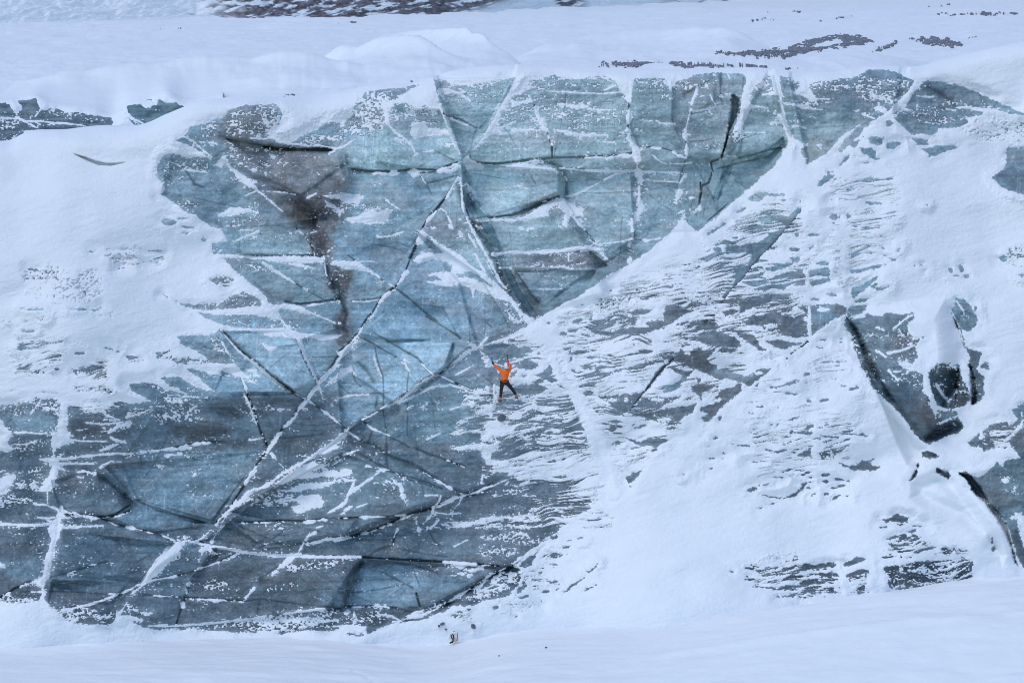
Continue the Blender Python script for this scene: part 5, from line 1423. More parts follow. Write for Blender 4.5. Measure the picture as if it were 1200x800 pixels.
DIRT = [
 ("258,132 300,124 330,165 395,178 398,212 360,240 330,225 285,190 266,160", (.185, .19, .19), .55, 8),
 ("318,212 345,214 370,226 398,206 404,214 380,240 350,240", (.10, .10, .102), .6, 5),
 ("352,232 395,230 404,248 394,262 380,268 386,300 378,308 366,302 362,272 350,258", (.095, .088, .084), .85, 3.5),
 ("362,250 376,244 384,258 374,276 384,300 374,300 366,276", (.042, .044, .048), .7, 3),
 ("384,316 411,314 414,332 405,346 408,384 403,408 396,404 399,352 388,336", (.10, .095, .09), .85, 3),
 ("384,312 392,318 396,340 402,360 398,364 390,344 382,324", (.04, .045, .05), .7, 2.5),
 ("392,372 404,376 402,392 394,388", (.045, .05, .055), .6, 3),
]
FACETS = [
 ("508,92 541,182 580,135 604,90", (.30, .41, .42), .6), ("520,134 560,150 575,140 541,182", (.23, .34, .36), .7),
 ("452,128 515,128 540,180 484,198 440,190", (.33, .45, .455), .6), ("412,199 486,199 540,190 528,232 470,262 410,240", (.24, .365, .405), .6),
 ("738,95 790,100 788,140 800,170 750,176 738,150", (.285, .385, .40), .6), ("800,110 836,90 838,120 806,134", (.28, .36, .375), .7), ("838,86 872,88 870,120 846,124", (.36, .45, .46), .7),
 ("541,190 600,196 655,195 655,225 600,250 545,255", (.40, .53, .555), .6), ("662,198 740,203 745,280 712,300 690,275 662,236", (.38, .51, .54), .65), ("755,210 795,215 792,262 745,302 738,290", (.38, .50, .52), .6),
 ("806,134 845,128 850,205 838,238 806,180", (.37, .48, .495), .5), ("872,128 908,136 922,165 900,185 868,180", (.33, .43, .44), .6),
 ("600,298 690,292 714,312 700,316 600,315", (.225, .235, .24), .75), ("604,318 700,316 690,335 640,365 622,345", (.34, .45, .47), .6),
 ("490,272 430,378 412,405 470,398 560,400 600,385 560,320", (.235, .345, .40), .6), ("438,376 470,352 520,360 540,398 470,400 420,392", (.27, .39, .44), .5),
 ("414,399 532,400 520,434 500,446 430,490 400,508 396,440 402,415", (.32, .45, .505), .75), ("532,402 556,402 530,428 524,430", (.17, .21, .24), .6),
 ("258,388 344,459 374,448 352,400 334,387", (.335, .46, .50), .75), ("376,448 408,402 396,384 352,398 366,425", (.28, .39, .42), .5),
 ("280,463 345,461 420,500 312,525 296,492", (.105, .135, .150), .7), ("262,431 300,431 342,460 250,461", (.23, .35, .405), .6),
 ("60,563 95,553 128,565 156,590 130,606 70,600", (.125, .165, .185), .6), ("158,588 244,612 180,622 128,608", (.215, .32, .38), .5), ("120,545 310,528 248,610 160,585 135,560", (.18, .27, .315), .4),
 ("72,622 206,636 165,684 60,680", (.125, .185, .220), .6), ("60,682 160,672 130,706 56,708", (.13, .195, .23), .5), ("252,641 420,655 404,712 200,734 222,680", (.10, .128, .142), .7),
 ("420,658 588,666 500,712 406,711", (.21, .31, .365), .6), ("280,614 420,608 400,632 300,645", (.13, .17, .185), .6), ("400,530 540,580 400,628 270,600", (.175, .25, .275), .6),
 ("508,444 558,406 600,402 562,452", (.18, .235, .28), .7), ("440,490 560,470 545,500 500,545 430,520", (.20, .30, .335), .6),
 ("330,174 405,180 412,214 372,250 264,162", (.235, .25, .255), .6), ("190,206 236,200 290,268 262,268", (.205, .285, .32), .6), ("258,304 380,304 395,348 330,356", (.235, .33, .35), .6), ("280,270 372,256 366,298 284,298", (.31, .41, .42), .55),
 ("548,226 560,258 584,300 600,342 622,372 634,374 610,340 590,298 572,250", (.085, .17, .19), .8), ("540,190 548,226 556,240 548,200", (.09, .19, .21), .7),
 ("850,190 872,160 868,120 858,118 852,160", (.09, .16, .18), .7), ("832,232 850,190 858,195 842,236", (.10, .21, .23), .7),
 ("630,366 678,347 744,305 786,271 770,268 720,300 660,338", (.20, .31, .34), .6), ("820,268 878,218 922,172 918,160 860,205", (.24, .36, .385), .5),
]
# ------------------------------------------------------------------ materials
def mat(name):
    m = bpy.data.materials.new(name); m.use_nodes = True
    return m, m.node_tree.nodes, m.node_tree.links, m.node_tree.nodes['Principled BSDF']

def noise_node(n, l, scale, detail, stretch=(1, 1, 1)):
    tc = n.new('ShaderNodeTexCoord'); mp = n.new('ShaderNodeMapping'); mp.inputs['Scale'].default_value = stretch
    nz = n.new('ShaderNodeTexNoise'); nz.inputs['Scale'].default_value = scale; nz.inputs['Detail'].default_value = detail
    l.new(tc.outputs['Object'], mp.inputs['Vector']); l.new(mp.outputs['Vector'], nz.inputs['Vector'])
    return nz

def snow_material(name, colr, bump=.25, stretch=(1, 1, 1)):
    m, n, l, b = mat(name)
    nz = noise_node(n, l, 1.6, 6, stretch); nf = noise_node(n, l, 11, 5, stretch)
    rp = n.new('ShaderNodeValToRGB'); l.new(nz.outputs['Fac'], rp.inputs['Fac'])
    rp.color_ramp.elements[0].position = .3; rp.color_ramp.elements[1].position = .7
    rp.color_ramp.elements[0].color = (*[c * .97 for c in colr], 1); rp.color_ramp.elements[1].color = (*colr, 1)
    l.new(rp.outputs['Color'], b.inputs['Base Color'])
    b.inputs['Roughness'].default_value = .7; b.inputs['Specular IOR Level'].default_value = .15
    ad = n.new('ShaderNodeMath'); ad.operation = 'MULTIPLY_ADD'; ad.inputs[1].default_value = .25
    l.new(nf.outputs['Fac'], ad.inputs[0]); l.new(nz.outputs['Fac'], ad.inputs[2])
    bp = n.new('ShaderNodeBump'); bp.inputs['Strength'].default_value = bump; bp.inputs['Distance'].default_value = .08
    l.new(ad.outputs[0], bp.inputs['Height']); l.new(bp.outputs['Normal'], b.inputs['Normal'])
    return m
SNOW_COL = (.86, .885, .895)
M_SNOW = snow_material('snow', SNOW_COL, .45, (.6, 1, 1.2))
M_FIELD = snow_material('wind_packed_snow', SNOW_COL, .60, (.35, 1, 1))

M_ICE, n, l, b = mat('glacier_ice')
at = n.new('ShaderNodeAttribute'); at.attribute_name = 'ice_colour'
st = noise_node(n, l, 2.0, 6, (.6, 1, 3)); gr = noise_node(n, l, 7, 6, (1, 1, 1.4))
mm = n.new('ShaderNodeMath'); mm.operation = 'MULTIPLY_ADD'; mm.inputs[1].default_value = .7
l.new(gr.outputs['Fac'], mm.inputs[0]); l.new(st.outputs['Fac'], mm.inputs[2])
mr = n.new('ShaderNodeMapRange'); mr.inputs['From Min'].default_value = .5; mr.inputs['From Max'].default_value = 1.2
mr.inputs['To Min'].default_value = .78; mr.inputs['To Max'].default_value = 1.22
l.new(mm.outputs[0], mr.inputs['Value'])
mx = n.new('ShaderNodeMix'); mx.data_type = 'RGBA'; mx.blend_type = 'MULTIPLY'; mx.inputs['Factor'].default_value = 1
l.new(at.outputs['Color'], mx.inputs['A']); l.new(mr.outputs['Result'], mx.inputs['B'])
l.new(mx.outputs['Result'], b.inputs['Base Color'])
b.inputs['Roughness'].default_value = .40; b.inputs['Specular IOR Level'].default_value = .16
bp = n.new('ShaderNodeBump'); bp.inputs['Strength'].default_value = .16; bp.inputs['Distance'].default_value = .05
l.new(mm.outputs[0], bp.inputs['Height']); l.new(bp.outputs['Normal'], b.inputs['Normal'])

def plain(name, c, rough=.6, var=.15, scale=25, metal=0):
    m, n, l, b = mat(name)
    nz = noise_node(n, l, scale, 4)
    rp = n.new('ShaderNodeValToRGB'); l.new(nz.outputs['Fac'], rp.inputs['Fac'])
    rp.color_ramp.elements[0].position = .3; rp.color_ramp.elements[1].position = .7
    rp.color_ramp.elements[0].color = (*[max(0, q * (1 - var)) for q in c], 1)
    rp.color_ramp.elements[1].color = (*[min(1, q * (1 + var)) for q in c], 1)
    l.new(rp.outputs['Color'], b.inputs['Base Color'])
    b.inputs['Roughness'].default_value = rough; b.inputs['Metallic'].default_value = metal
    bp = n.new('ShaderNodeBump'); bp.inputs['Strength'].default_value = .2; bp.inputs['Distance'].default_value = .01
    l.new(nz.outputs['Fac'], bp.inputs['Height']); l.new(bp.outputs['Normal'], b.inputs['Normal'])
    return m

# ------------------------------------------------------------------ mesh helpers
def grid_mesh(name, X, Y, Z, material, keep=None, colour=None, attr='ice_colour', kind='structure', parent=None):
    r, c = X.shape
    q = np.ones((r - 1, c - 1), bool) if keep is None else keep
    idx = np.arange(r * c).reshape(r, c)
    qa = np.stack([idx[:-1, :-1], idx[1:, :-1], idx[1:, 1:], idx[:-1, 1:]], -1)[q]      # rows run downwards: faces look at -Y
    used = np.zeros(r * c, bool); used[qa.ravel()] = True
    remap = np.cumsum(used) - 1
    qa = remap[qa].astype(np.int32)
    P = np.stack([X, Y, Z], -1).reshape(-1, 3)[used].astype(np.float32)
    me = bpy.data.meshes.new(name)
    me.vertices.add(len(P)); me.vertices.foreach_set('co', P.ravel())
    me.loops.add(qa.size); me.loops.foreach_set('vertex_index', qa.ravel())
    me.polygons.add(len(qa)); me.polygons.foreach_set('loop_start', np.arange(0, qa.size, 4, dtype=np.int32))
    me.polygons.foreach_set('use_smooth', np.ones(len(qa), bool))
    if colour is not None:
        a = me.attributes.new(attr, 'FLOAT_COLOR', 'POINT')
        cc = np.ones((len(P), 4), np.float32); cc[:, :3] = colour.reshape(-1, 3)[used]
        a.data.foreach_set('color', cc.ravel())
    me.update(calc_edges=True)
    me.materials.append(material)
    o = bpy.data.objects.new(name, me); col.objects.link(o)
    if kind: o['kind'] = kind
    if parent: o.parent = parent
    return o

# ------------------------------------------------------------------ the ice wall and the snow that clings to it
STEP = 0.75                      # survey step in photo pixels (about 2.7 cm on the wall)
LIP = [(-400, 168), (-100, 168), (0, 166.5), (12, 165), (26, 158), (40, 153.5), (60, 152.8), (76, 152.5), (100, 149.5), (120, 147.8), (145, 147.6), (166, 146.5), (178, 142.5), (190, 136.5), (204, 130.5),
       (216, 125.5), (228, 120.5), (240, 117.2), (260, 115.2), (280, 114), (310, 113.8), (340, 114), (370, 112.8), (385, 110.5), (396, 108), (412, 105), (430, 100.5), (455, 98.8),
       (480, 97.5), (495, 94), (508, 90), (530, 83), (560, 78.5), (600, 75.8), (640, 76.6), (680, 78.2), (720, 79.8), (752, 80.6), (800, 82), (830, 80.8), (855, 80.2), (880, 79.2), (900, 80.2), (920, 83), (940, 85),
       (960, 84), (985, 83), (1000, 80.2), (1016, 77.5), (1040, 77.4), (1060, 78.5), (1080, 77), (1100, 71.5), (1130, 64), (1170, 55), (1200, 49), (1260, 43), (1700, 40)]
uc = np.arange(-8, 1208.5, STEP)
left = -8 - np.cumsum(np.linspace(1.2, 14, 34)); right = 1208 + np.cumsum(np.linspace(1.2, 14, 34))
cols = np.concatenate([left[::-1], uc, right])
lip = smooth_interp(LIP, cols)
NR = int(740 / STEP)
kk = np.linspace(0, 1, NR)[:, None]
V = lip[None, :] + kk * (806 - lip[None, :])
P = Painter(cols, V, 0)
U, V = P.U, P.V
v01 = sstep(360, 560, V + 12 * fbm(U / 120, V / 60, 61, 3))[..., None]
P.T[:] = np.array(BLUE) * (1 - v01) + np.array(DARKB) * v01
run(P, WALL_BASE); run(P, WALL_CRACKS); run(P, WALL_RIGHT); run(P, WALL_BLOCK); run(P, RELIEF)
run(P, """
@1
i 566,405 590,401 608,407 602,419 589,425 574,420
i 603,424 620,420 634,429 622,434 607,432
i 561,434 576,429 583,440 577,453 565,450
i 597,436 606,433 604,441 598,443
i 606,452 630,449 642,455 628,461 608,460
w 1.2,.9 568,424 586,428
w 1,1.2 592,427 612,421
mA .45,4 540,455 580,455 584,470 560,484 540,480
z -600,700 -10,703 15,708 45,704 58,711 72,722 84,731 100,734 130,735 158,733 183,741 230,739 275,744 310,742 330,746 360,741 393,742 430,747 456,733 480,728 560,728 560,820 -600,820
w 1.3,2.2 912,86 915,120 922,150 936,182
w 3.2,4.5 938,185 942,240 945,300
w 2.0,1.2 946,318 947,340 950,398
w 1.6,2.2 950,395 953,440 956,500
w 3.2,5.0 956,520 958,560 962,600 975,640
w 2.6,4 978,636 985,660 992,700
w 6.5,9.5 622,376 640,405 660,440 680,470
w 11,20 680,470 695,500 712,545 725,580
w 3,8 985,225 989,260 990,330
w 9,9 822,500 824,560 822,600
""")
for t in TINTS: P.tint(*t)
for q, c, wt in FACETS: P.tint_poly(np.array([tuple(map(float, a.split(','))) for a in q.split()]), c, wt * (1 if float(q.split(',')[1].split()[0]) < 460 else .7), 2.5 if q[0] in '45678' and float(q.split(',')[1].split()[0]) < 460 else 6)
for q, c, wt, fe in DIRT: P.tint_poly(np.array([tuple(map(float, a.split(','))) for a in q.split()]), c, wt, fe)
# network of hairline fractures in the blank ice
r_ = random.Random(21)
for k in range(190):
    u0, v0 = r_.uniform(0, 1000), r_.uniform(100, 730)
    ang = R(r_.choice([-52, -38, 32, 44, 84, 96, 4, -6]) + r_.uniform(-9, 9)); ln = r_.uniform(25, 110); q = [(u0, v0)]
    for j in range(5):
        ang += R(r_.uniform(-9, 9)); q.append((q[-1][0] + ln / 5 * math.cos(ang), q[-1][1] + ln / 5 * math.sin(ang)))
    P.vein(np.array(q), r_.uniform(.35, .55), r_.uniform(.08, .35))
capw = interp([(-400, 30), (200, 8), (240, 5), (300, 5), (400, 4), (500, 2.5), (520, 6), (600, 7), (650, 6), (740, 6), (840, 3), (880, 2), (920, 6), (1000, 5), (1014, 1.5), (1040, 2), (1056, 6), (1100, 8), (1400, 8)], cols)
P.S = np.maximum(P.S, np.clip(capw[None, :] - (V - lip[None, :]) + .8 * P.J, -8, 6))
S, G = P.S, P.G

D = 120 + (400 - V) * 0.0160
D = D + 1.5 * np.exp(-(V - lip[None, :]) / 8.0)
D = D - 1.6 * sstep(620, 800, U) * sstep(120, 640, V)                       # the right-hand slope leans out
D = D - 1.8 * sstep(240, 60, U) * sstep(150, 330, V) * (1 - .7 * sstep(400, 600, V))
D = D + .45 * fbm(U / 190, V / 140, 70, 3)
D = D + P.D
r_ = random.Random(8)                                                          # the slabs between the cracks lean different ways
for q, c, wt in FACETS:
    pg = np.array([tuple(map(float, a.split(','))) for a in q.split()])
    w = P.win(pg, 3)
    gx, gy = r_.uniform(-.011, .011), r_.uniform(-.012, .012)
    cx, cy = pg.mean(axis=0)
    D[w] += sstep(-.5, 2.0, P.sdf(pg, w)) * np.clip(gx * (U[w] - cx) + gy * (V[w] - cy) + r_.uniform(-.08, .08), -.4, .4)
# hanging block on the right with the hollow round it
blk = np.array([(985, 365), (1010, 360), (1060, 350), (1110, 345), (1125, 372), (1128, 420), (1120, 470), (1100, 500), (1088, 515), (1068, 505), (1040, 470), (1015, 430), (998, 390)], float)
w = P.win(blk, 3); D[w] -= 1.1 * sstep(0, 30, P.sdf(blk, w))
def hollow(txt, depth, edge):
    q = np.array([tuple(map(float, a.split(','))) for a in txt.split()])
    w = P.win(q, 3); D[w] += .6 * depth * sstep(-.5, edge * 1.3, P.sdf(q, w) + .6 * P.J[w])
hollow("990,370 997,384 1004,396 1014,425 1024,440 1040,466 1056,480 1068,505 1083,517 1075,508 1060,490 1050,468 1038,450 1028,428 1016,404 1006,384 996,374", 1.5, 7)
hollow("1083,520 1080,512 1092,503 1108,494 1122,488 1130,500 1124,507 1108,512 1090,519", 1.0, 7)
hollow("1088,439 1098,425 1108,428 1118,431 1122,434 1122,450 1120,458 1112,468 1109,479 1101,477 1096,470 1091,454", 1.3, 4)
hollow("1119,434 1124,430 1125,440 1124,456 1120,470 1117,456", 1.2, 3)
hollow("1135,420 1140,432 1144,446 1146,462 1145,472 1139,475 1137,458", 1.5, 3)
hollow("857,109 862,111 868,116 867,124 866,133 861,143 857,152 853,165 847,186 844,189 848,172 852,156 854,142 856,128", 1.2, 2.6)
hollow("1113,363 1120,376 1126,390 1130,408 1127,398 1121,384", 1.4, 2)
hollow("1120,552 1132,562 1142,578 1154,590 1166,606 1176,622 1183,640 1188,660 1194,664 1188,640 1182,615 1172,600 1160,588 1150,570 1138,556", 1.5, 3)
hollow("1076,542 1078,546 1072,560 1066,564", .5, 2)
hollow("1080,529 1096,530 1101,535 1082,536", .5, 2)
hollow("1096,548 1113,550 1112,561 1098,553", .5, 2)
hollow("590,662 604,660 612,668 606,680 594,684 586,674", .6, 5)
hollow("144,575 158,588 154,596 146,590", .35, 6)
tr = np.array([(1003, 400), (1018, 440), (1034, 480), (1050, 520), (1062, 546), (1078, 552), (1092, 524), (1078, 514), (1056, 488), (1036, 462), (1022, 438), (1012, 415)], float)
w = P.win(tr, 3); D[w] += .75 * sstep(0, 14, P.sdf(tr, w))
tr = np.array([(1066, 560), (1100, 545), (1122, 556), (1150, 590), (1170, 620), (1182, 650), (1175, 668), (1150, 640), (1120, 612), (1085, 600), (1064, 585)], float)
w = P.win(tr, 3); D[w] += .5 * sstep(0, 16, P.sdf(tr, w)) - .25 * sstep(14, 26, P.sdf(tr, w))
D = D + .13 * fbm(U / 46, V / 34, 74, 3) * sstep(16, 2, S)
ice_rough = .020 * fbm(U / 13, V / 5, 80, 4) + .012 * fbm(U / 3.2, V / 2.6, 85, 2)
Dice = D + G + ice_rough + .14 * sstep(0, 2.5, S)
# snow skin: thickness grows away from its ragged edge, long drift waves on the deep parts
Sp = np.maximum(S, 0)
thick = .12 * (1 - np.exp(-Sp / 11.0))
scoop = np.array([(86, 180), (94, 185), (104, 190), (116, 194.5), (130, 195), (143, 192), (148, 190), (138, 190.5), (126, 191), (112, 188), (100, 183.5)], float)
wsc = P.win(scoop, 6); dsc = np.zeros(V.shape, np.float32); sd_ = P.sdf(scoop, wsc); dsc[wsc] = .5 * sstep(-.5, 2.0, sd_)
over = np.array([(60, 150), (200, 140), (165, 180), (148, 190), (126, 191), (104, 186), (86, 180), (60, 168)], float)
wsc = P.win(over, 6); dsc[wsc] -= .22 * sstep(0, 22, P.sdf(over, wsc)) * sstep(150, 175, V[wsc])
ux, vy = rot(U, V, -16)
waves = (.06 * fbm(ux / 110, vy / 40, 90, 2) + .008 * fbm(ux / 22, vy / 5, 95, 3)) * sstep(2, 12, Sp) - dsc
skin = .012 * P.J * sstep(.5, 6, Sp)
Dsnow = np.where(S > 0, D + ice_rough * sstep(7, 0, S) - thick - waves - skin * .5, D + ice_rough + G * sstep(0, -1.0, S) - .012 * S + .003)
# colour of the ice: layers, mottling, fine scratches, dark refrozen seams, painted crack shade
lay = fbm(U / 85 + .3 * fbm(U / 60, V / 40, 101, 2), V / 2.6, 100, 3); lay2 = fbm(U / 60, V / 14, 104, 3)
mot = fbm(U / 7, V / 6, 108, 3); fine = fbm(U / 1.8, V / 1.5, 112, 2)
sx, sy = rot(U, V, 4); sx2, sy2 = rot(U, V, -38)
scr = sstep(1.05, 1.7, fbm(sx / 1.5, sy / 55, 120, 2)) * sstep(-.2, .8, fbm(U / 40, V / 40, 124, 2))
scr += .7 * sstep(1.15, 1.8, fbm(sx2 / 1.3, sy2 / 45, 126, 2)) * sstep(0, .8, fbm(U / 50, V / 40, 128, 2))
low = sstep(430, 540, V) * sstep(720, 560, U)
T = P.T * (1.23 - .15 * low - .20 * sstep(600, 680, U))[..., None] * np.exp(.08 * lay + .09 * lay2 + .10 * mot + .10 * fine)[..., None]
grey = T.mean(axis=2, keepdims=True)
dirt = sstep(.15, 1.2, fbm(U / 55, V / 20, 131, 4))[..., None] * .35
T = T * (1 - dirt) + dirt * grey * np.array([.96, .93, .92])
T = T * (1 + .45 * np.clip(scr, 0, 1))[..., None]
# thin rime where the snow cover peters out, and a faint frost bloom on the upper slabs
rime = (.12 + .30 * sstep(640, 590, U)) * np.exp(np.minimum(P.Rm, 0) / 3.8) * (.25 + .75 * P.RA)
bloom = .16 * sstep(.1, 1.3, fbm(U / 26, V / 18, 133, 4) + .4 * mot) * sstep(430, 330, V)
rime = np.maximum(rime, .42 * sstep(-1.7, .1, S))
fr = np.clip(np.maximum(rime, bloom), 0, .75)[..., None]
T = T * (1 - fr) + fr * np.array([.56, .64, .70])
K = np.clip(P.K, 0, 1)[..., None] * .95
T = T * (1 - K) + K * np.array([.018, .040, .050])
T = np.clip(T, .012, .8)

X, Y, Z = ray_pos(U, V, Dice)
Sm = np.minimum(np.minimum(S[:-1, :-1], S[1:, :-1]), np.minimum(S[:-1, 1:], S[1:, 1:]))
Sx = np.maximum(np.maximum(S[:-1, :-1], S[1:, :-1]), np.maximum(S[:-1, 1:], S[1:, 1:]))
ice_wall = grid_mesh('ice_wall', X, Y, Z, M_ICE, keep=Sm < 4, colour=T)
# snow: the wall's skin plus the rounded crest that runs back from the lip
X, Y, Z = ray_pos(U, V, Dsnow)
back = np.array([9, 6.5, 4.5, 3.2, 2.2, 1.5, 1.0, .6, .32, .14])[:, None]
crest_n = .05 * fbm(cols[None, :] / 40 + 0 * back, back * .6, 140, 2)
Xb = X[0][None, :] * (1 + back / 130); Yb = Y[0][None, :] + back
Zb = Z[0][None, :] + .16 * (1 - np.exp(-back / .5)) * 0 - .030 * back - .012 * back ** 2 * .6 + crest_n * 0
keep_b = np.ones((len(back), X.shape[1] - 1), bool)
snow_cover = grid_mesh('snow_cover', np.vstack([Xb, X]), np.vstack([Yb, Y]), np.vstack([Zb, Z]), M_SNOW,
                       keep=np.vstack([keep_b, Sx > -1.3]))
WALL_D = np.minimum(np.where(S > 0, Dsnow, Dice), 1e6)
def wall_depth(u, v):
    c = int(np.argmin(abs(cols - u))); r = int(np.argmin(abs(V[:, c] - v)))
    return float(WALL_D[max(r - 2, 0):r + 3, max(c - 2, 0):c + 3].min())
def wall_point(u, v, off=0.0, D=None):
    D = (wall_depth(u, v) if D is None else D) - off
    x, y, z = ray_pos(float(u), float(v), D)
    return Vector((float(x), float(y), float(z)))

# ------------------------------------------------------------------ second ice cliff behind, on the left
c2 = np.concatenate([np.linspace(-380, -12, 40), np.arange(-8, 262, 1.0)])
top2 = smooth_interp([(-400, 112), (0, 116), (20, 115), (42, 111), (60, 118), (80, 122), (110, 126), (135, 133), (150, 122), (175, 113), (195, 106), (215, 115), (262, 108)], c2)
V2 = top2[None, :] + np.linspace(0, 1, 90)[:, None] * (178 - top2[None, :])
P2 = Painter(c2, V2, 7)
P2.T[:] = np.array(GREYB)
run(P2, REAR)
for t in REAR_TINTS: P2.tint(*t)
D2 = 134 + (140 - P2.V) * .018 + .9 * np.exp(-(P2.V - top2[None, :]) / 5) + .25 * fbm(P2.U / 60, P2.V / 30, 150, 3)
R2 = .03 * fbm(P2.U / 10, P2.V / 5, 152, 3)
S2 = P2.S
Ds2 = np.where(S2 > 0, D2 + R2 * sstep(7, 0, S2) - .2 * (1 - np.exp(-np.maximum(S2, 0) / 9)), D2 + R2 + P2.G - .014 * S2 + .004)
T2 = P2.T * np.exp(.22 * fbm(P2.U / 60, P2.V / 3, 155, 3) + .15 * fbm(P2.U / 6, P2.V / 5, 158, 3))[..., None]
T2 = np.clip(T2 * (1 - .85 * P2.K[..., None]), .01, .8)
X, Y, Z = ray_pos(P2.U, P2.V, D2 + R2 + P2.G)
grid_mesh('ice_cliff', X, Y, Z, M_ICE, colour=T2)
X, Y, Z = ray_pos(P2.U, P2.V, Ds2)
Sx2 = np.maximum(np.maximum(S2[:-1, :-1], S2[1:, :-1]), np.maximum(S2[:-1, 1:], S2[1:, 1:]))
bk = np.array([4, 2.5, 1.5, .8, .4])[:, None]
X = np.vstack([X[0][None] * (1 + bk / 134), X]); Zt = Z[0][None] - .03 * bk; Y = np.vstack([Y[0][None] + bk, Y]); Z = np.vstack([Zt, Z])
grid_mesh('snow_cornice', X, Y, Z, M_SNOW, keep=np.vstack([np.ones((len(bk), len(c2) - 1), bool), Sx2 > -1.3]))

# ------------------------------------------------------------------ glacier plateau behind the lip
pc = np.concatenate([np.arange(-330, -10, 5.0), np.arange(-10, 1211, 1.1), np.arange(1212, 1531, 5.0)])
lipd = smooth_interp(LIP, pc)
d0 = 121 + (400 - lipd) * .016 + 1.6
mixl = sstep(225, 345, pc)
d0 = np.maximum(d0, 135.2) * (1 - mixl) + d0 * mixl
tt = np.concatenate([np.linspace(0, .42, 460), np.linspace(.42, 1, 160)[1:]])
far = 3200.0
DP = d0[None, :] * (far / d0[None, :]) ** (tt[:, None] ** 1.0)
UP = np.broadcast_to(pc[None, :], DP.shape)
XP = (UP - 600) / FPX * DP * (1 / (cp))          # lateral position; small pitch term ignored on flat ground
def plain_z(d): return CAMZ - 6.6 - .0120 * (d - 127)
ZP = plain_z(DP)
vpl = 400 - FPX * ((DP * sp + (ZP - CAMZ) * cp) / (DP * cp - (ZP - CAMZ) * sp))
XP = (UP - 600) / FPX * (DP * cp - (ZP - CAMZ) * sp)
# the snow dips just behind each lip, below the sight line
top2p = smooth_interp([(-400, 112), (0, 116), (20, 115), (42, 111), (60, 118), (80, 122), (110, 126), (135, 133), (150, 122), (175, 113), (195, 106), (215, 115), (262, 108)], pc)
mixe = sstep(225, 262, pc)
edge_v = (top2p + 3) * (1 - mixe) + (lipd + 1.5) * mixe
zl = z_at(edge_v[None, :] + 0, d0[None, :])
sag = np.minimum(zl - .10 - plain_z(d0[None, :]), 0)
ZP = ZP + sag * np.exp(-((DP - d0[None, :]) / 7.0) ** 1.5)
# right shoulder rises behind the lip there
sh = np.interp(pc, [1000, 1060, 1120, 1200, 1530], [0, .1, .45, 1.05, 1.4])[None, :]
ZP = ZP + np.maximum(0, sh) * np.exp(-((DP - d0[None, :] - 3) / 22) ** 2) * sstep(0, 3, DP - d0[None, :])
def ridge(crest, d, wf, wb, pw=1.0, jag=0):
    """snow drift whose crest is seen along the curve (u, v): long windward face, short lee"""
    global ZP
    us = [c[0] for c in crest]
    vc = smooth_interp(crest, pc) + jag * fbm(pc / 45, pc * 0, 160, 3)
    dd = d if np.isscalar(d) else smooth_interp(d, pc)
    dd = dd + 0 * pc
    rl = min(130, .3 * (us[-1] - us[0]))
    on = sstep(us[0] - 1, us[0] + rl, pc) * sstep(us[-1] + 1, us[-1] - rl, pc)
    zc = z_at(vc, dd)
    q = DP - dd[None, :]
    f = np.where(q < 0, .62 * np.cos(np.clip(-q / wf, 0, 1) * math.pi / 2) ** pw + .38 * np.exp(-(np.sqrt(q * q + .64) - .8) / (.10 * wf)), np.clip(1 - q / wb, 0, 1) ** 1.5)
    ZP = np.maximum(ZP, ZP + (zc[None, :] - ZP) * f * on[None, :])
ridge([(-330, 110), (0, 107), (40, 96), (60, 90), (90, 83), (110, 83.5), (130, 78.5), (165, 75), (200, 71), (250, 66), (300, 63.5), (325, 59), (360, 58.5), (400, 63), (440, 74), (480, 88)], [(-330, 141), (100, 142), (300, 143), (480, 141)], 7, 7, 1.0, .5)
ridge([(330, 66), (380, 60), (420, 53), (450, 45), (483, 45.5), (505, 51), (530, 61), (560, 72), (600, 84)], [(330, 156), (480, 148), (600, 140)], 14, 8, 1.1)
ridge([(380, 52), (430, 45), (467, 38), (495, 34), (520, 32.5), (545, 35), (562, 40), (587, 53), (602, 60), (622, 72), (650, 82)], [(380, 176), (520, 168), (600, 152), (650, 146)], 26, 10, 1.2)
ridge([(560, 68), (590, 62), (620, 52), (650, 47), (690, 41), (740, 36.5), (785, 34), (830, 34), (880, 35.5), (920, 39), (960, 46)], [(560, 170), (700, 185), (960, 170)], 30, 14, 1.2)
ridge([(700, 74), (780, 70.5), (850, 69), (900, 70), (960, 68), (1000, 62), (1040, 56), (1090, 50), (1130, 49)], [(700, 139), (1130, 152)], 8, 10, 1.2)
ZP = ZP + (.05 * fbm(UP / 40, np.log(DP) * 26, 170, 4) + .07 * fbm(UP / 130, np.log(DP) * 60, 175, 3)) * np.minimum(DP / 150, 6) * sstep(0, 10, DP - d0[None, :])
# layered, wind-carved ledges on the near drifts
led = 1 - np.abs(fbm(UP / 120 + DP / 26, DP / 4.2 + UP / 300, 183, 3))
ZP = ZP + .17 * np.clip(led, -.3, 1) * sstep(210, 150, DP) * sstep(2.5, 9, DP - d0[None, :])
# wind grooves on the drifts
lam = UP / 16 + 8 * np.log(DP / 120) + .5 * fbm(UP / 40, DP / 9, 180, 2)
ZP = ZP + .018 * fbm(lam, DP * 0 + UP / 400, 181, 2) * sstep(200, 130, DP) * sstep(2, 8, DP - d0[None, :])
XP = (UP - 600) / FPX * (DP * cp - (ZP - CAMZ) * sp)
uu, vv = project(XP, DP, ZP)
grid_mesh('snow_plateau', XP[::-1], DP[::-1], ZP[::-1], M_FIELD)

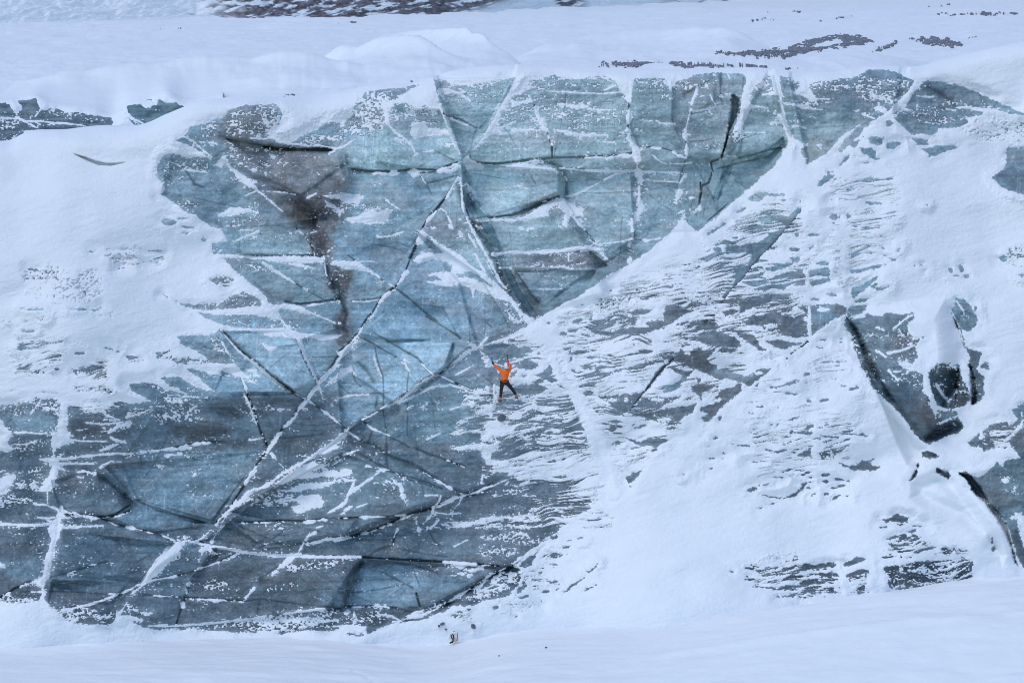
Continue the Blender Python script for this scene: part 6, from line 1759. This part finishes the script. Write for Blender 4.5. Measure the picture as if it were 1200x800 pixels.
# gravel showing through the thin snow of the plateau: thin layer just proud of it
class Flat(Painter):
    def __init__(s, u, v):
        s.U, s.V = u.astype(np.float32), v.astype(np.float32); s.S = np.full(u.shape, 14.0, np.float32); s.Rm = s.S.copy(); s.RB = 0
        s.J = (fbm(u / 6, v / 1.6, 190, 3) * .7).astype(np.float32)
        s.RA = rank(fbm(u / 3.2, v / 1.0, 192, 3, .8) + .4 * fbm(u / 14, v / 3, 196, 2)); s.RB = s.RA; s.RC = s.RA
    def win(s, p, pad): return (slice(0, s.U.shape[0]), slice(0, s.U.shape[1]))
F = Flat(uu, vv)
for cov, q in [(.86, "825,61 850,60 876,59 905,57 921,56 935,50 950,45 970,42 992,39.5 1012,42 1022,45 1030,50 1010,54 983,58 950,62 921,69 895,69 867,67 840,64"),
               (.85, "1020,62 1030,54 1050,47 1053,52 1046,57 1034,62"), (.85, "1062,46 1078,44 1092,43 1112,45 1131,51 1128,55 1112,58 1090,55 1075,50"),
               (.92, "690,74 740,71 783,72 830,73 866,74 880,77 900,78 905,81 860,80 783,81 740,80 700,79"), (.7, "905,79 935,77 938,81 920,83"),
               (.6, "862,24 885,21 912,22 914,25 885,27"), (.7, "1083,18 1120,15 1170,13 1194,15 1190,19 1150,20"), (.45, "950,25 1010,17 1018,19 960,27"), (.45, "895,15 950,12 950,15 900,17"), (.4, "1062,9 1120,5 1125,8 1065,11"),
               (.4, "360,27 420,26 420,28 360,28"), (.5, "185,34 212,33.5 212,35 188,35.5"), (.5, "1120,44 1150,42 1150,45 1130,46"), (.6, "330,112 345,108 346,113 332,115"), (.8, "476,96 486,91 490,95 482,98")]:
    pg = np.array([tuple(map(float, a.split(','))) for a in q.split()])
    F.mix(pg, cov * .90, 'A', 2.4)
F.snow(np.array([(952, 53), (968, 49), (985, 47), (988, 50), (970, 54), (955, 56)], float), .8)
F.snow(np.array([(752, 77), (765, 74), (780, 74), (790, 78), (775, 80)], float), .8)
SG = F.S
Zg = ZP + .03 * np.clip(-SG, -1.5, 2) * np.minimum(DP / 140, 4)
gx = np.minimum(np.minimum(SG[:-1, :-1], SG[1:, :-1]), np.minimum(SG[:-1, 1:], SG[1:, 1:])) < 1.2
M_GRAVEL = plain('moraine_gravel', (.185, .195, .22), .95, .6, 5)
grid_mesh('gravel', XP[::-1], DP[::-1], Zg[::-1], M_GRAVEL, keep=gx[::-1], kind='stuff')

# ------------------------------------------------------------------ mountainside beyond the plateau
mc = np.concatenate([np.linspace(-420, -10, 60), np.arange(-8, 1210, 1.2), np.linspace(1215, 1620, 60)])
vf = np.interp(mc, [-420, 0, 230, 300, 400, 560, 650, 760, 870, 1000, 1620], [34, 28.5, 23, 22.5, 20.5, 15.5, 10, 5.5, 1, -1.2, -2.2])
vfz = np.array([CAMZ] * len(mc))
dgrid = np.geomspace(140, 6000, 4000); vgrid = 400 - FPX * ((dgrid * sp + (plain_z(dgrid) - CAMZ) * cp) / (dgrid * cp - (plain_z(dgrid) - CAMZ) * sp))
df = np.interp(-vf, -vgrid, dgrid)
run_ = np.concatenate([[-.1], np.linspace(0, 1, 420) ** 3.2])[:, None]
DM = df[None, :] * (1 + .55 * run_)
UM = np.broadcast_to(mc[None, :], DM.shape)
ZM = plain_z(DM) + (DM - df[None, :]) * .27
ZM = ZM + DM * .0018 * fbm(UM / 90, run_ * 9 + UM / 400, 200, 5) * sstep(0, .06, run_) + DM * .0006 * fbm(UM / 14, run_ * 160, 205, 4) * sstep(0, .01, run_)
XM = (UM - 600) / FPX * (DM * cp - (ZM - CAMZ) * sp)
um, vm = project(XM, DM, ZM)
strk = fbm((UM + vm * 2.2) / 9, vm / 3.2, 210, 4) 
scree = sstep(228, 285, um + 16 * fbm(um / 12, vm / 4, 214, 3)) * sstep(548, 500, um + (22 - vm) * -3.2) * sstep(-.15, .35, strk + .75 + .5 * fbm(um / 40, vm / 9, 216, 3))
scree = np.maximum(scree, sstep(495, 520, um) * sstep(560, 548, um) * (abs(vm - (2 + (um - 520) * .32)) < 1.6) * .8)
scree = np.maximum(scree, sstep(648, 655, um) * sstep(695, 672, um) * sstep(12, 8, vm) * sstep(-.3, .5, strk + .3))
scree = np.maximum(scree, sstep(760, 800, um) * sstep(900, 860, um) * sstep(6, 3, vm) * sstep(0, .6, strk) * .6)
scree = np.clip(scree, 0, 1)[..., None]
CM = np.array(SNOW_COL) * (1 - scree) + scree * np.array([.17, .155, .17]) * np.exp(.35 * fbm(um / 5, vm / 2.5, 220, 3))[..., None]
M_MOUNT, n, l, b = mat('scree_and_snow')
at = n.new('ShaderNodeAttribute'); at.attribute_name = 'ground_colour'; l.new(at.outputs['Color'], b.inputs['Base Color'])
b.inputs['Roughness'].default_value = .9; b.inputs['Specular IOR Level'].default_value = .1
nz = noise_node(n, l, .5, 5); bp = n.new('ShaderNodeBump'); bp.inputs['Strength'].default_value = .12; bp.inputs['Distance'].default_value = 1.0
l.new(nz.outputs['Fac'], bp.inputs['Height']); l.new(bp.outputs['Normal'], b.inputs['Normal'])
grid_mesh('mountain', XM[::-1], DM[::-1], ZM[::-1], M_MOUNT, colour=CM[::-1].copy(), attr='ground_colour')

# ------------------------------------------------------------------ snow floor in front of the wall
fc = np.arange(-360, 1561, 2.5)
fd = np.concatenate([np.linspace(-20, 96, 30), np.linspace(96.4, 122, 330)])
DF, UF = np.meshgrid(fd, fc, indexing='ij')
ZFLOOR = float(z_at(np.array(750.0), 114.4))
XF = (UF - 600) / FPX * 113.0
vcrest = smooth_interp([(-360, 752), (300, 752), (480, 752), (560, 751), (640, 748), (720, 741), (800, 728), (880, 712), (960, 700.5), (1040, 690.5), (1100, 685.5), (1200, 676), (1560, 664)], fc)
hc = np.maximum(z_at(vcrest, 110.6) - ZFLOOR - .0, 0) * sstep(470, 640, fc)
q = DF - 110.6
prof = np.where(q < 0, sstep(-16, 0, q) ** 1.2, 1 - .25 * sstep(0, 2.2, q))
ZF = ZFLOOR + hc[None, :] * prof + .05 * fbm(UF / 140, DF / 1.6, 230, 3) + .022 * fbm(UF / 40, DF / .55, 233, 4) + .12 * fbm(UF / 300, DF / 9, 236, 2)
ZF = ZF + .10 * np.exp(-((DF - 107.05 - .12 * fbm(UF / 60, UF * 0, 240, 3)) / .28) ** 2) * sstep(700, 820, UF)
for (fu, fdp) in [(415, 109.6), (421, 109.2), (428, 108.9), (433, 108.5), (441, 108.1), (446, 107.7)]:
    ZF = ZF - .06 * np.exp(-((UF - fu) / 3.2) ** 2 - ((DF - fdp) / .16) ** 2)
grid_mesh('snow_floor', XF[::-1], DF[::-1], ZF[::-1], M_FIELD)
def floor_z(x, y):
    c = int(np.argmin(abs(XF[0] - x))); r = int(np.argmin(abs(fd - y)))
    return float(ZF[r, c])

# ------------------------------------------------------------------ things: climber, tools, pack, fallen ice
def tag(o, label=None, cat=None, group=None):
    if label: o['label'] = label
    if cat: o['category'] = cat
    if group: o['group'] = group
    return o

def skin(name, verts, edges, radii, material, root=0, sub=2, parent=None):
    """a limb figure: skin modifier over a skeleton, baked to one mesh"""
    me = bpy.data.meshes.new(name + '_skeleton'); me.from_pydata([tuple(v) for v in verts], edges, []); me.update()
    o = bpy.data.objects.new(name, me); col.objects.link(o)
    md = o.modifiers.new('skin', 'SKIN'); md.use_smooth_shade = True
    lay = me.skin_vertices[0].data if me.skin_vertices else None
    if lay is None:
        bpy.context.view_layer.objects.active = o
        lay = o.data.skin_vertices[0].data
    for i, r in enumerate(radii):
        lay[i].radius = (r, r) if np.isscalar(r) else r
        lay[i].use_root = (i == root)
    ss = o.modifiers.new('sub', 'SUBSURF'); ss.levels = sub; ss.render_levels = sub
    bpy.context.view_layer.update()
    dg = bpy.context.evaluated_depsgraph_get()
    nm = bpy.data.meshes.new_from_object(o.evaluated_get(dg)); nm.name = name
    o.modifiers.clear(); o.data = nm; bpy.data.meshes.remove(me)
    nm.materials.clear(); nm.materials.append(material)
    for p in nm.polygons: p.use_smooth = True
    if parent: o.parent = parent
    return o

def from_bm(name, bm, material, parent=None, smooth=True):
    me = bpy.data.meshes.new(name); bm.to_mesh(me); bm.free()
    if smooth:
        for p in me.polygons: p.use_smooth = True
    me.materials.append(material)
    o = bpy.data.objects.new(name, me); col.objects.link(o)
    if parent: o.parent = parent
    return o

def add_tube(bm, pts, rad, seg=8, caps=True):
    pts = [Vector(p) for p in pts]; rings = []
    for i, p in enumerate(pts):
        t = (pts[min(i + 1, len(pts) - 1)] - pts[max(i - 1, 0)]).normalized()
        a = t.orthogonal().normalized() if i == 0 else (rings_a - t * rings_a.dot(t)).normalized()
        rings_a = a
        bvec = t.cross(a); r = rad[i] if hasattr(rad, '__len__') else rad
        rings.append([bm.verts.new(p + (a * math.cos(2 * math.pi * k / seg) + bvec * math.sin(2 * math.pi * k / seg)) * r) for k in range(seg)])
    for a, b2 in zip(rings, rings[1:]):
        for k in range(seg): bm.faces.new((a[k], a[(k + 1) % seg], b2[(k + 1) % seg], b2[k]))
    if caps: bm.faces.new(rings[0][::-1]); bm.faces.new(rings[-1])

M_SKIN = plain('skin', (.45, .28, .2), .6, .08)
M_JACKET = plain('orange_jacket', (1.0, .155, .012), .75, .10, 9)
M_TROUSER = plain('black_trousers', (.014, .016, .026), .8, .3, 12)
M_HELMET = plain('white_helmet', (.86, .82, .82), .35, .04)
M_RED = plain('red_plastic', (.75, .05, .03), .45, .08)
M_BOOT = plain('salmon_boot', (.55, .17, .10), .6, .15)
M_STEEL = plain('dark_steel', (.05, .055, .06), .4, .2, 30, .7)
M_BLACK = plain('black_webbing', (.012, .012, .016), .8, .2)
M_GLOVE = plain('dark_glove', (.03, .035, .045), .8, .2)
M_PALE = plain('pale_pack_fabric', (.82, .79, .77), .8, .07)
M_PEACH = plain('peach_pack_fabric', (.66, .45, .38), .8, .07)
M_GREY = plain('grey_pack_fabric', (.22, .23, .26), .8, .1)
M_LUMP = plain('grey_ice', (.10, .125, .15), .5, .35, 6)

# joints: (photo u, v, clearance from the wall)
DW = wall_depth(592, 452)
DW = min(DW, wall_depth(587, 465), wall_depth(600, 458), wall_depth(592, 440))
def J_(u, v, off): return wall_point(u, v, off, DW)
foot_l, foot_r = (585.2, 468.6), (605.2, 464.6)
pelvis = J_(591.3, 447.0, .34); chest = J_(592.0, 439.0, .33); neck = J_(593.2, 433.4, .30); head = J_(593.9, 429.4, .28)
hipL = J_(588.6, 448.6, .33); hipR = J_(594.0, 448.4, .33)
kneeL = J_(587.3, 458.0, .20); kneeR = J_(600.0, 455.6, .18)
ankL = J_(586.5, 466.4, .22); ankR = J_(604.8, 463.0, .18)
toeL = J_(585.0, 468.4, .05); toeR = J_(605.6, 464.4, .02)
shL = J_(587.9, 434.2, .32); shR = J_(596.6, 433.8, .30)
elL = J_(582.0, 430.2, .26); elR = J_(597.8, 429.0, .20)
wrL = J_(578.6, 426.6, .22); wrR = J_(595.6, 424.8, .20)
haL = J_(577.6, 425.3, .20); haR = J_(595.0, 423.2, .18)

vs = [pelvis, chest, neck, head + Vector((0, 0, -.02)), head + Vector((0, 0, .08)), hipL, kneeL, ankL, toeL, hipR, kneeR, ankR, toeR, shL, elL, wrL, haL, shR, elR, wrR, haR]
es = [(0, 1), (1, 2), (2, 3), (3, 4), (0, 5), (5, 6), (6, 7), (7, 8), (0, 9), (9, 10), (10, 11), (11, 12), (1, 13), (13, 14), (14, 15), (15, 16), (1, 17), (17, 18), (18, 19), (19, 20)]
rd = [.13, .14, .055, .09, .085, .085, .058, .04, .035, .085, .058, .04, .035, .055, .042, .03, .034, .055, .042, .03, .034]
# fingers closed on the tool shafts: short chains rooted in each palm
for palm, wr, base_i, side in ((haL, wrL, 16, -1), (haR, wrR, 20, 1)):
    d = (palm - wr).normalized(); s_ = d.cross(Vector((0, 1, 0))).normalized()
    for k, ln in enumerate((.030, .036, .034, .027)):
        b0 = palm + s_ * (.022 * (k - 1.5)) + d * .02
        i0 = len(vs); vs += [b0, b0 + d * ln + Vector((0, .02, 0)), b0 + d * ln * .9 + Vector((0, .05, 0))]
        rd += [.010, .009, .008]; es += [(base_i, i0), (i0, i0 + 1), (i0 + 1, i0 + 2)]
    i0 = len(vs); vs += [palm + s_ * side * .045, palm + s_ * side * .05 + d * .03 + Vector((0, .03, 0))]
    rd += [.011, .009]; es += [(base_i, i0), (i0, i0 + 1)]
person = skin('person', vs, es, rd, M_SKIN, 0, 1)
tag(person, 'climber in orange jacket and black trousers hanging on the ice wall with both arms raised', 'person')
# face, turned to the ice
bm = bmesh.new()
bmesh.ops.create_uvsphere(bm, u_segments=16, v_segments=12, radius=.095, matrix=Matrix.Translation(head + Vector((0, .015, -.01))) @ Matrix.Diagonal((.82, 1, 1.15, 1)))
for dx in (-.035, .035):
    bmesh.ops.create_uvsphere(bm, u_segments=8, v_segments=6, radius=.014, matrix=Matrix.Translation(head + Vector((dx, .098, .005))))
bmesh.ops.create_cone(bm, segments=8, radius1=.016, radius2=.008, depth=.05, matrix=Matrix.Translation(head + Vector((0, .112, -.02))) @ Matrix.Rotation(R(20), 4, 'X'))
bmesh.ops.create_cube(bm, size=1, matrix=Matrix.Translation(head + Vector((0, .09, -.065))) @ Matrix.Diagonal((.045, .02, .012, 1)))
from_bm('face', bm, M_SKIN, person)
mid = (pelvis + chest) / 2
jv = [J_(591.2, 446.6, .34), mid, chest, J_(592.9, 434.6, .31), J_(593.3, 432.6, .30), shL, (shL + elL) / 2, elL, wrL, shR, (shR + elR) / 2, elR, wrR]
je = [(0, 1), (1, 2), (2, 3), (3, 4), (2, 5), (5, 6), (6, 7), (7, 8), (2, 9), (9, 10), (10, 11), (11, 12)]
jr = [(.175, .13), (.165, .13), (.175, .14), (.12, .11), (.075, .075), .085, .074, .066, .056, .085, .074, .066, .056]
jacket = skin('jacket', jv, je, jr, M_JACKET, 1, 2, person)
tv = [J_(591.3, 446.2, .34), hipL, (hipL + kneeL) / 2, kneeL, ankL, hipR, (hipR + kneeR) / 2, kneeR, ankR]
te = [(0, 1), (1, 2), (2, 3), (3, 4), (0, 5), (5, 6), (6, 7), (7, 8)]
tr = [(.15, .12), .105, .09, .074, .058, .105, .09, .074, .058]
skin('trousers', tv, te, tr, M_TROUSER, 0, 2, person)
# climbing harness across the jacket hem, and the small dark mark printed above it
hb = J_(591.2, 445.6, .34)
bm = bmesh.new()
ring = [hb + Vector((.178 * math.cos(a), .14 * math.sin(a), .015 * math.sin(a * 2))) for a in np.linspace(0, 2 * math.pi, 25)]
add_tube(bm, ring, .014, 6, False)
for dx in (-.02, .03, .07):
    add_tube(bm, [hb + Vector((dx, -.145, 0)), hb + Vector((dx + .008, -.16, .03)), hb + Vector((dx + .016, -.158, .062))], .011, 6)
from_bm('harness', bm, plain('harness_webbing', (.16, .035, .012), .8, .3), person)
# helmet: shell with rim, red patch and strap
bm = bmesh.new()
bmesh.ops.create_uvsphere(bm, u_segments=24, v_segments=16, radius=.128, matrix=Matrix.Translation(head + Vector((0, 0, .035))) @ Matrix.Diagonal((.92, 1.08, 1.02, 1)))
bmesh.ops.delete(bm, geom=[v for v in bm.verts if v.co.z < head.z - .045], context='VERTS')
helm = from_bm('helmet', bm, M_HELMET, person)
bm = bmesh.new()
add_tube(bm, [head + Vector((.118 * math.cos(a), .138 * math.sin(a), -.045)) for a in np.linspace(0, 2 * math.pi, 25)], .012, 6, False)
from_bm('rim', bm, M_HELMET, helm)
bm = bmesh.new()
bmesh.ops.create_uvsphere(bm, u_segments=24, v_segments=16, radius=.130, matrix=Matrix.Translation(head + Vector((0, 0, .036))) @ Matrix.Diagonal((.92, 1.08, 1.02, 1)))
bmesh.ops.delete(bm, geom=[v for v in bm.verts if not (v.co.x > head.x + .005 and head.z - .02 < v.co.z < head.z + .15 and v.co.x < head.x + .1)], context='VERTS')
from_bm('shell_patch', bm, M_RED, helm)
# gloves
for w_, h_, s_, mt in ((wrL, haL, -1, M_GLOVE), (wrR, haR, 1, M_RED)):
    d = (h_ - w_).normalized()
    skin('glove', [w_ - d * .02, w_ + d * .05, h_ + d * .035, h_ + d * .06 + Vector((0, .045, 0))], [(0, 1), (1, 2), (2, 3)], [.05, .05, .05, .034], mt, 0, 2, person)
# boots with crampons
for ank, toe in ((ankL, toeL), (ankR, toeR)):
    heel = ank + Vector((0, -.05, -.075)); ball = toe + Vector((0, .02, 0))
    b_ = skin('boot', [ank + Vector((0, 0, .06)), ank + Vector((0, -.01, -.02)), heel + Vector((0, .02, .02)), (heel + ball) / 2 + Vector((0, 0, .02)), ball], [(0, 1), (1, 2), (1, 3), (3, 4)], [.062, .06, .052, .056, .044], M_BOOT, 1, 2, person)
    bm = bmesh.new(); ax = (ball - heel).normalized(); sd = ax.cross(Vector((0, 0, 1))).normalized()
    for sgn in (-1, 1):
        add_tube(bm, [heel + sd * .045 * sgn + Vector((0, 0, -.035)), ball + sd * .05 * sgn + Vector((0, 0, -.035))], .012, 6)
        for q in (0, .3, .6, .9):
            p0 = heel.lerp(ball, q) + sd * .048 * sgn + Vector((0, 0, -.03)); add_tube(bm, [p0, p0 + Vector((0, 0, -.05))], [.012, .003], 5)
        p0 = ball + sd * .03 * sgn + Vector((0, 0, -.03)); add_tube(bm, [p0, p0 + ax * .08 + Vector((0, 0, -.02))], [.012, .003], 5)
    for q in (0, .95): add_tube(bm, [heel.lerp(ball, q) + sd * .05 + Vector((0, 0, -.035)), heel.lerp(ball, q) - sd * .05 + Vector((0, 0, -.035))], .011, 6)
    from_bm('crampon', bm, M_STEEL, b_)

# ice tools: curved shaft, hooked pick, grip
def ice_tool(hand, top, side, label):
    e = bpy.data.objects.new('ice_axe', None); col.objects.link(e); e.location = hand
    tag(e, label, 'ice axe')
    up = (top - hand); mid_ = hand + up * .55 + Vector((side * .02, -.06, 0))
    bm = bmesh.new(); add_tube(bm, [hand - up * .25, hand, mid_, top], [.018, .019, .016, .016], 8)
    sh_ = from_bm('shaft', bm, M_STEEL, e)
    bm = bmesh.new(); add_tube(bm, [hand - up * .25, hand + up * .12], [.024, .023], 8); from_bm('grip', bm, M_BLACK, e)
    bm = bmesh.new()
    add_tube(bm, [top + Vector((0, -.07, .01)), top + Vector((0, 0, .015)), top + Vector((0, .10, 0)), top + Vector((0, .2, -.045))], [.022, .02, .016, .004], 6)
    from_bm('pick', bm, M_STEEL, e)
    for o in e.children: o.matrix_parent_inverse = Matrix.Translation(hand).inverted()
    return e
ice_tool(haL, J_(576.6, 419.2, .16), -1, "ice axe in the climber's far-reaching left hand")
ice_tool(haR, J_(594.3, 416.0, .14), 1, 'ice axe held above the white helmet in the right hand')

# ------------------------------------------------------------------ pack standing in the snow
base = wall_point(531.6, 752.3, .30)
pack = bpy.data.objects.new('backpack', None); col.objects.link(pack); pack.location = base; pack.scale = (.82, .82, .86)
tag(pack, 'white and peach backpack with black straps standing on snow below the wall', 'backpack')
def pillow(name, c, sz, e, material, parent, n=18):
    bm = bmesh.new(); bmesh.ops.create_uvsphere(bm, u_segments=24, v_segments=16, radius=1)
    for v in bm.verts:
        v.co = Vector([math.copysign(abs(q) ** e, q) for q in v.co])
        k = 1 + .05 * math.sin(v.co.z * 7) * math.cos(v.co.x * 4)
        v.co = Vector((v.co.x * sz[0] * k * (1 - .14 * v.co.z), v.co.y * sz[1] * k, v.co.z * sz[2])) + Vector(c)
    return from_bm(name, bm, material, parent)
body = pillow('body', (.03, .04, .27), (.19, .13, .26), .6, M_PALE, pack)
pillow('front_pocket', (.07, -.07, .15), (.10, .06, .11), .6, M_PEACH, pack)
pillow('side_panel', (.19, .03, .27), (.035, .10, .20), .6, M_GREY, pack)
pillow('lid', (.02, .02, .475), (.17, .13, .055), .6, M_PALE, pack)
bm = bmesh.new()
add_tube(bm, [(-.06, -.13, .20), (-.115, -.17, .29), (-.105, -.175, .39), (-.05, -.165, .435), (.005, -.155, .385), (.0, -.145, .30), (-.03, -.14, .22), (-.035, -.14, .05)], .026, 8)
st_ = from_bm('shoulder_strap', bm, M_BLACK, pack)
bm = bmesh.new()
add_tube(bm, [(-.13, -.06, .45), (-.17, -.03, .36), (-.185, 0, .25), (-.18, .02, .1)], .014, 8)
from_bm('compression_strap', bm, M_GREY, pack)
bm = bmesh.new()
add_tube(bm, [(-.03, -.15, .06), (-.09, -.17, .055), (-.16, -.19, .03), (-.2, -.2, .01)], [.04, .045, .04, .03], 8)
from_bm('hip_belt', bm, M_BLACK, pack)
bm = bmesh.new()
add_tube(bm, [(-.02, .0, .52), (.0, -.01, .56), (.05, -.01, .56), (.07, 0, .52)], .012, 8)
from_bm('handle', bm, M_GREY, pack)

# ------------------------------------------------------------------ fallen ice
def block(u, v, rx, rz, label, on_floor, seed):
    r_ = random.Random(seed)
    if on_floor:
        x, y, _ = ray_pos(float(u), float(v), 113.5)
        z = floor_z(x, y)
        for _ in range(40):
            u_, v_ = project(x, y, z); y += (v - v_) * -.05; x += (u - u_) * y / FPX; z = floor_z(x, y)
        p = Vector((float(x), float(y), float(z) + rz * .3))
    else:
        p = wall_point(u, v, .02)
    bm = bmesh.new(); bmesh.ops.create_icosphere(bm, subdivisions=2, radius=1)
    for v_ in bm.verts:
        q = v_.co.copy(); k = max(abs(q.x) * 1.05, abs(q.y), abs(q.z) * 1.1)
        v_.co = Vector((q.x * rx, q.y * rx * .8, q.z * rz)) / (k ** .55) * (1 + .22 * (r_.random() - .5))
    o = from_bm('ice_block', bm, M_LUMP, None, False)
    o.location = p; o.rotation_euler = (r_.uniform(-.3, .3), r_.uniform(-.3, .3), r_.uniform(0, 3))
    return tag(o, label, 'ice block', 'blocks of fallen ice at the foot of the wall' if on_floor or v > 700 else None)
block(554.5, 733.5, .10, .11, 'dark grey ice block on the snow up and right of the backpack', False, 1)
block(518.5, 730.5, .10, .055, 'flat dark ice block on the snow just above the backpack', False, 2)
block(514.5, 733.0, .06, .05, 'small dark ice block left of the flat one above the backpack', False, 3)
block(522.5, 737.0, .05, .035, 'smallest dark ice block nearest the backpack', False, 4)
block(640.0, 758.8, .05, .045, 'lone small dark ice block on the open snow floor right of the backpack', True, 5)
block(585.0, 768.3, .04, .03, 'tiny ice block on the snow floor below and right of the backpack', True, 6)
block(588.3, 489.2, .18, .16, 'grey ice block stuck in the snow slope under the climber', False, 7)
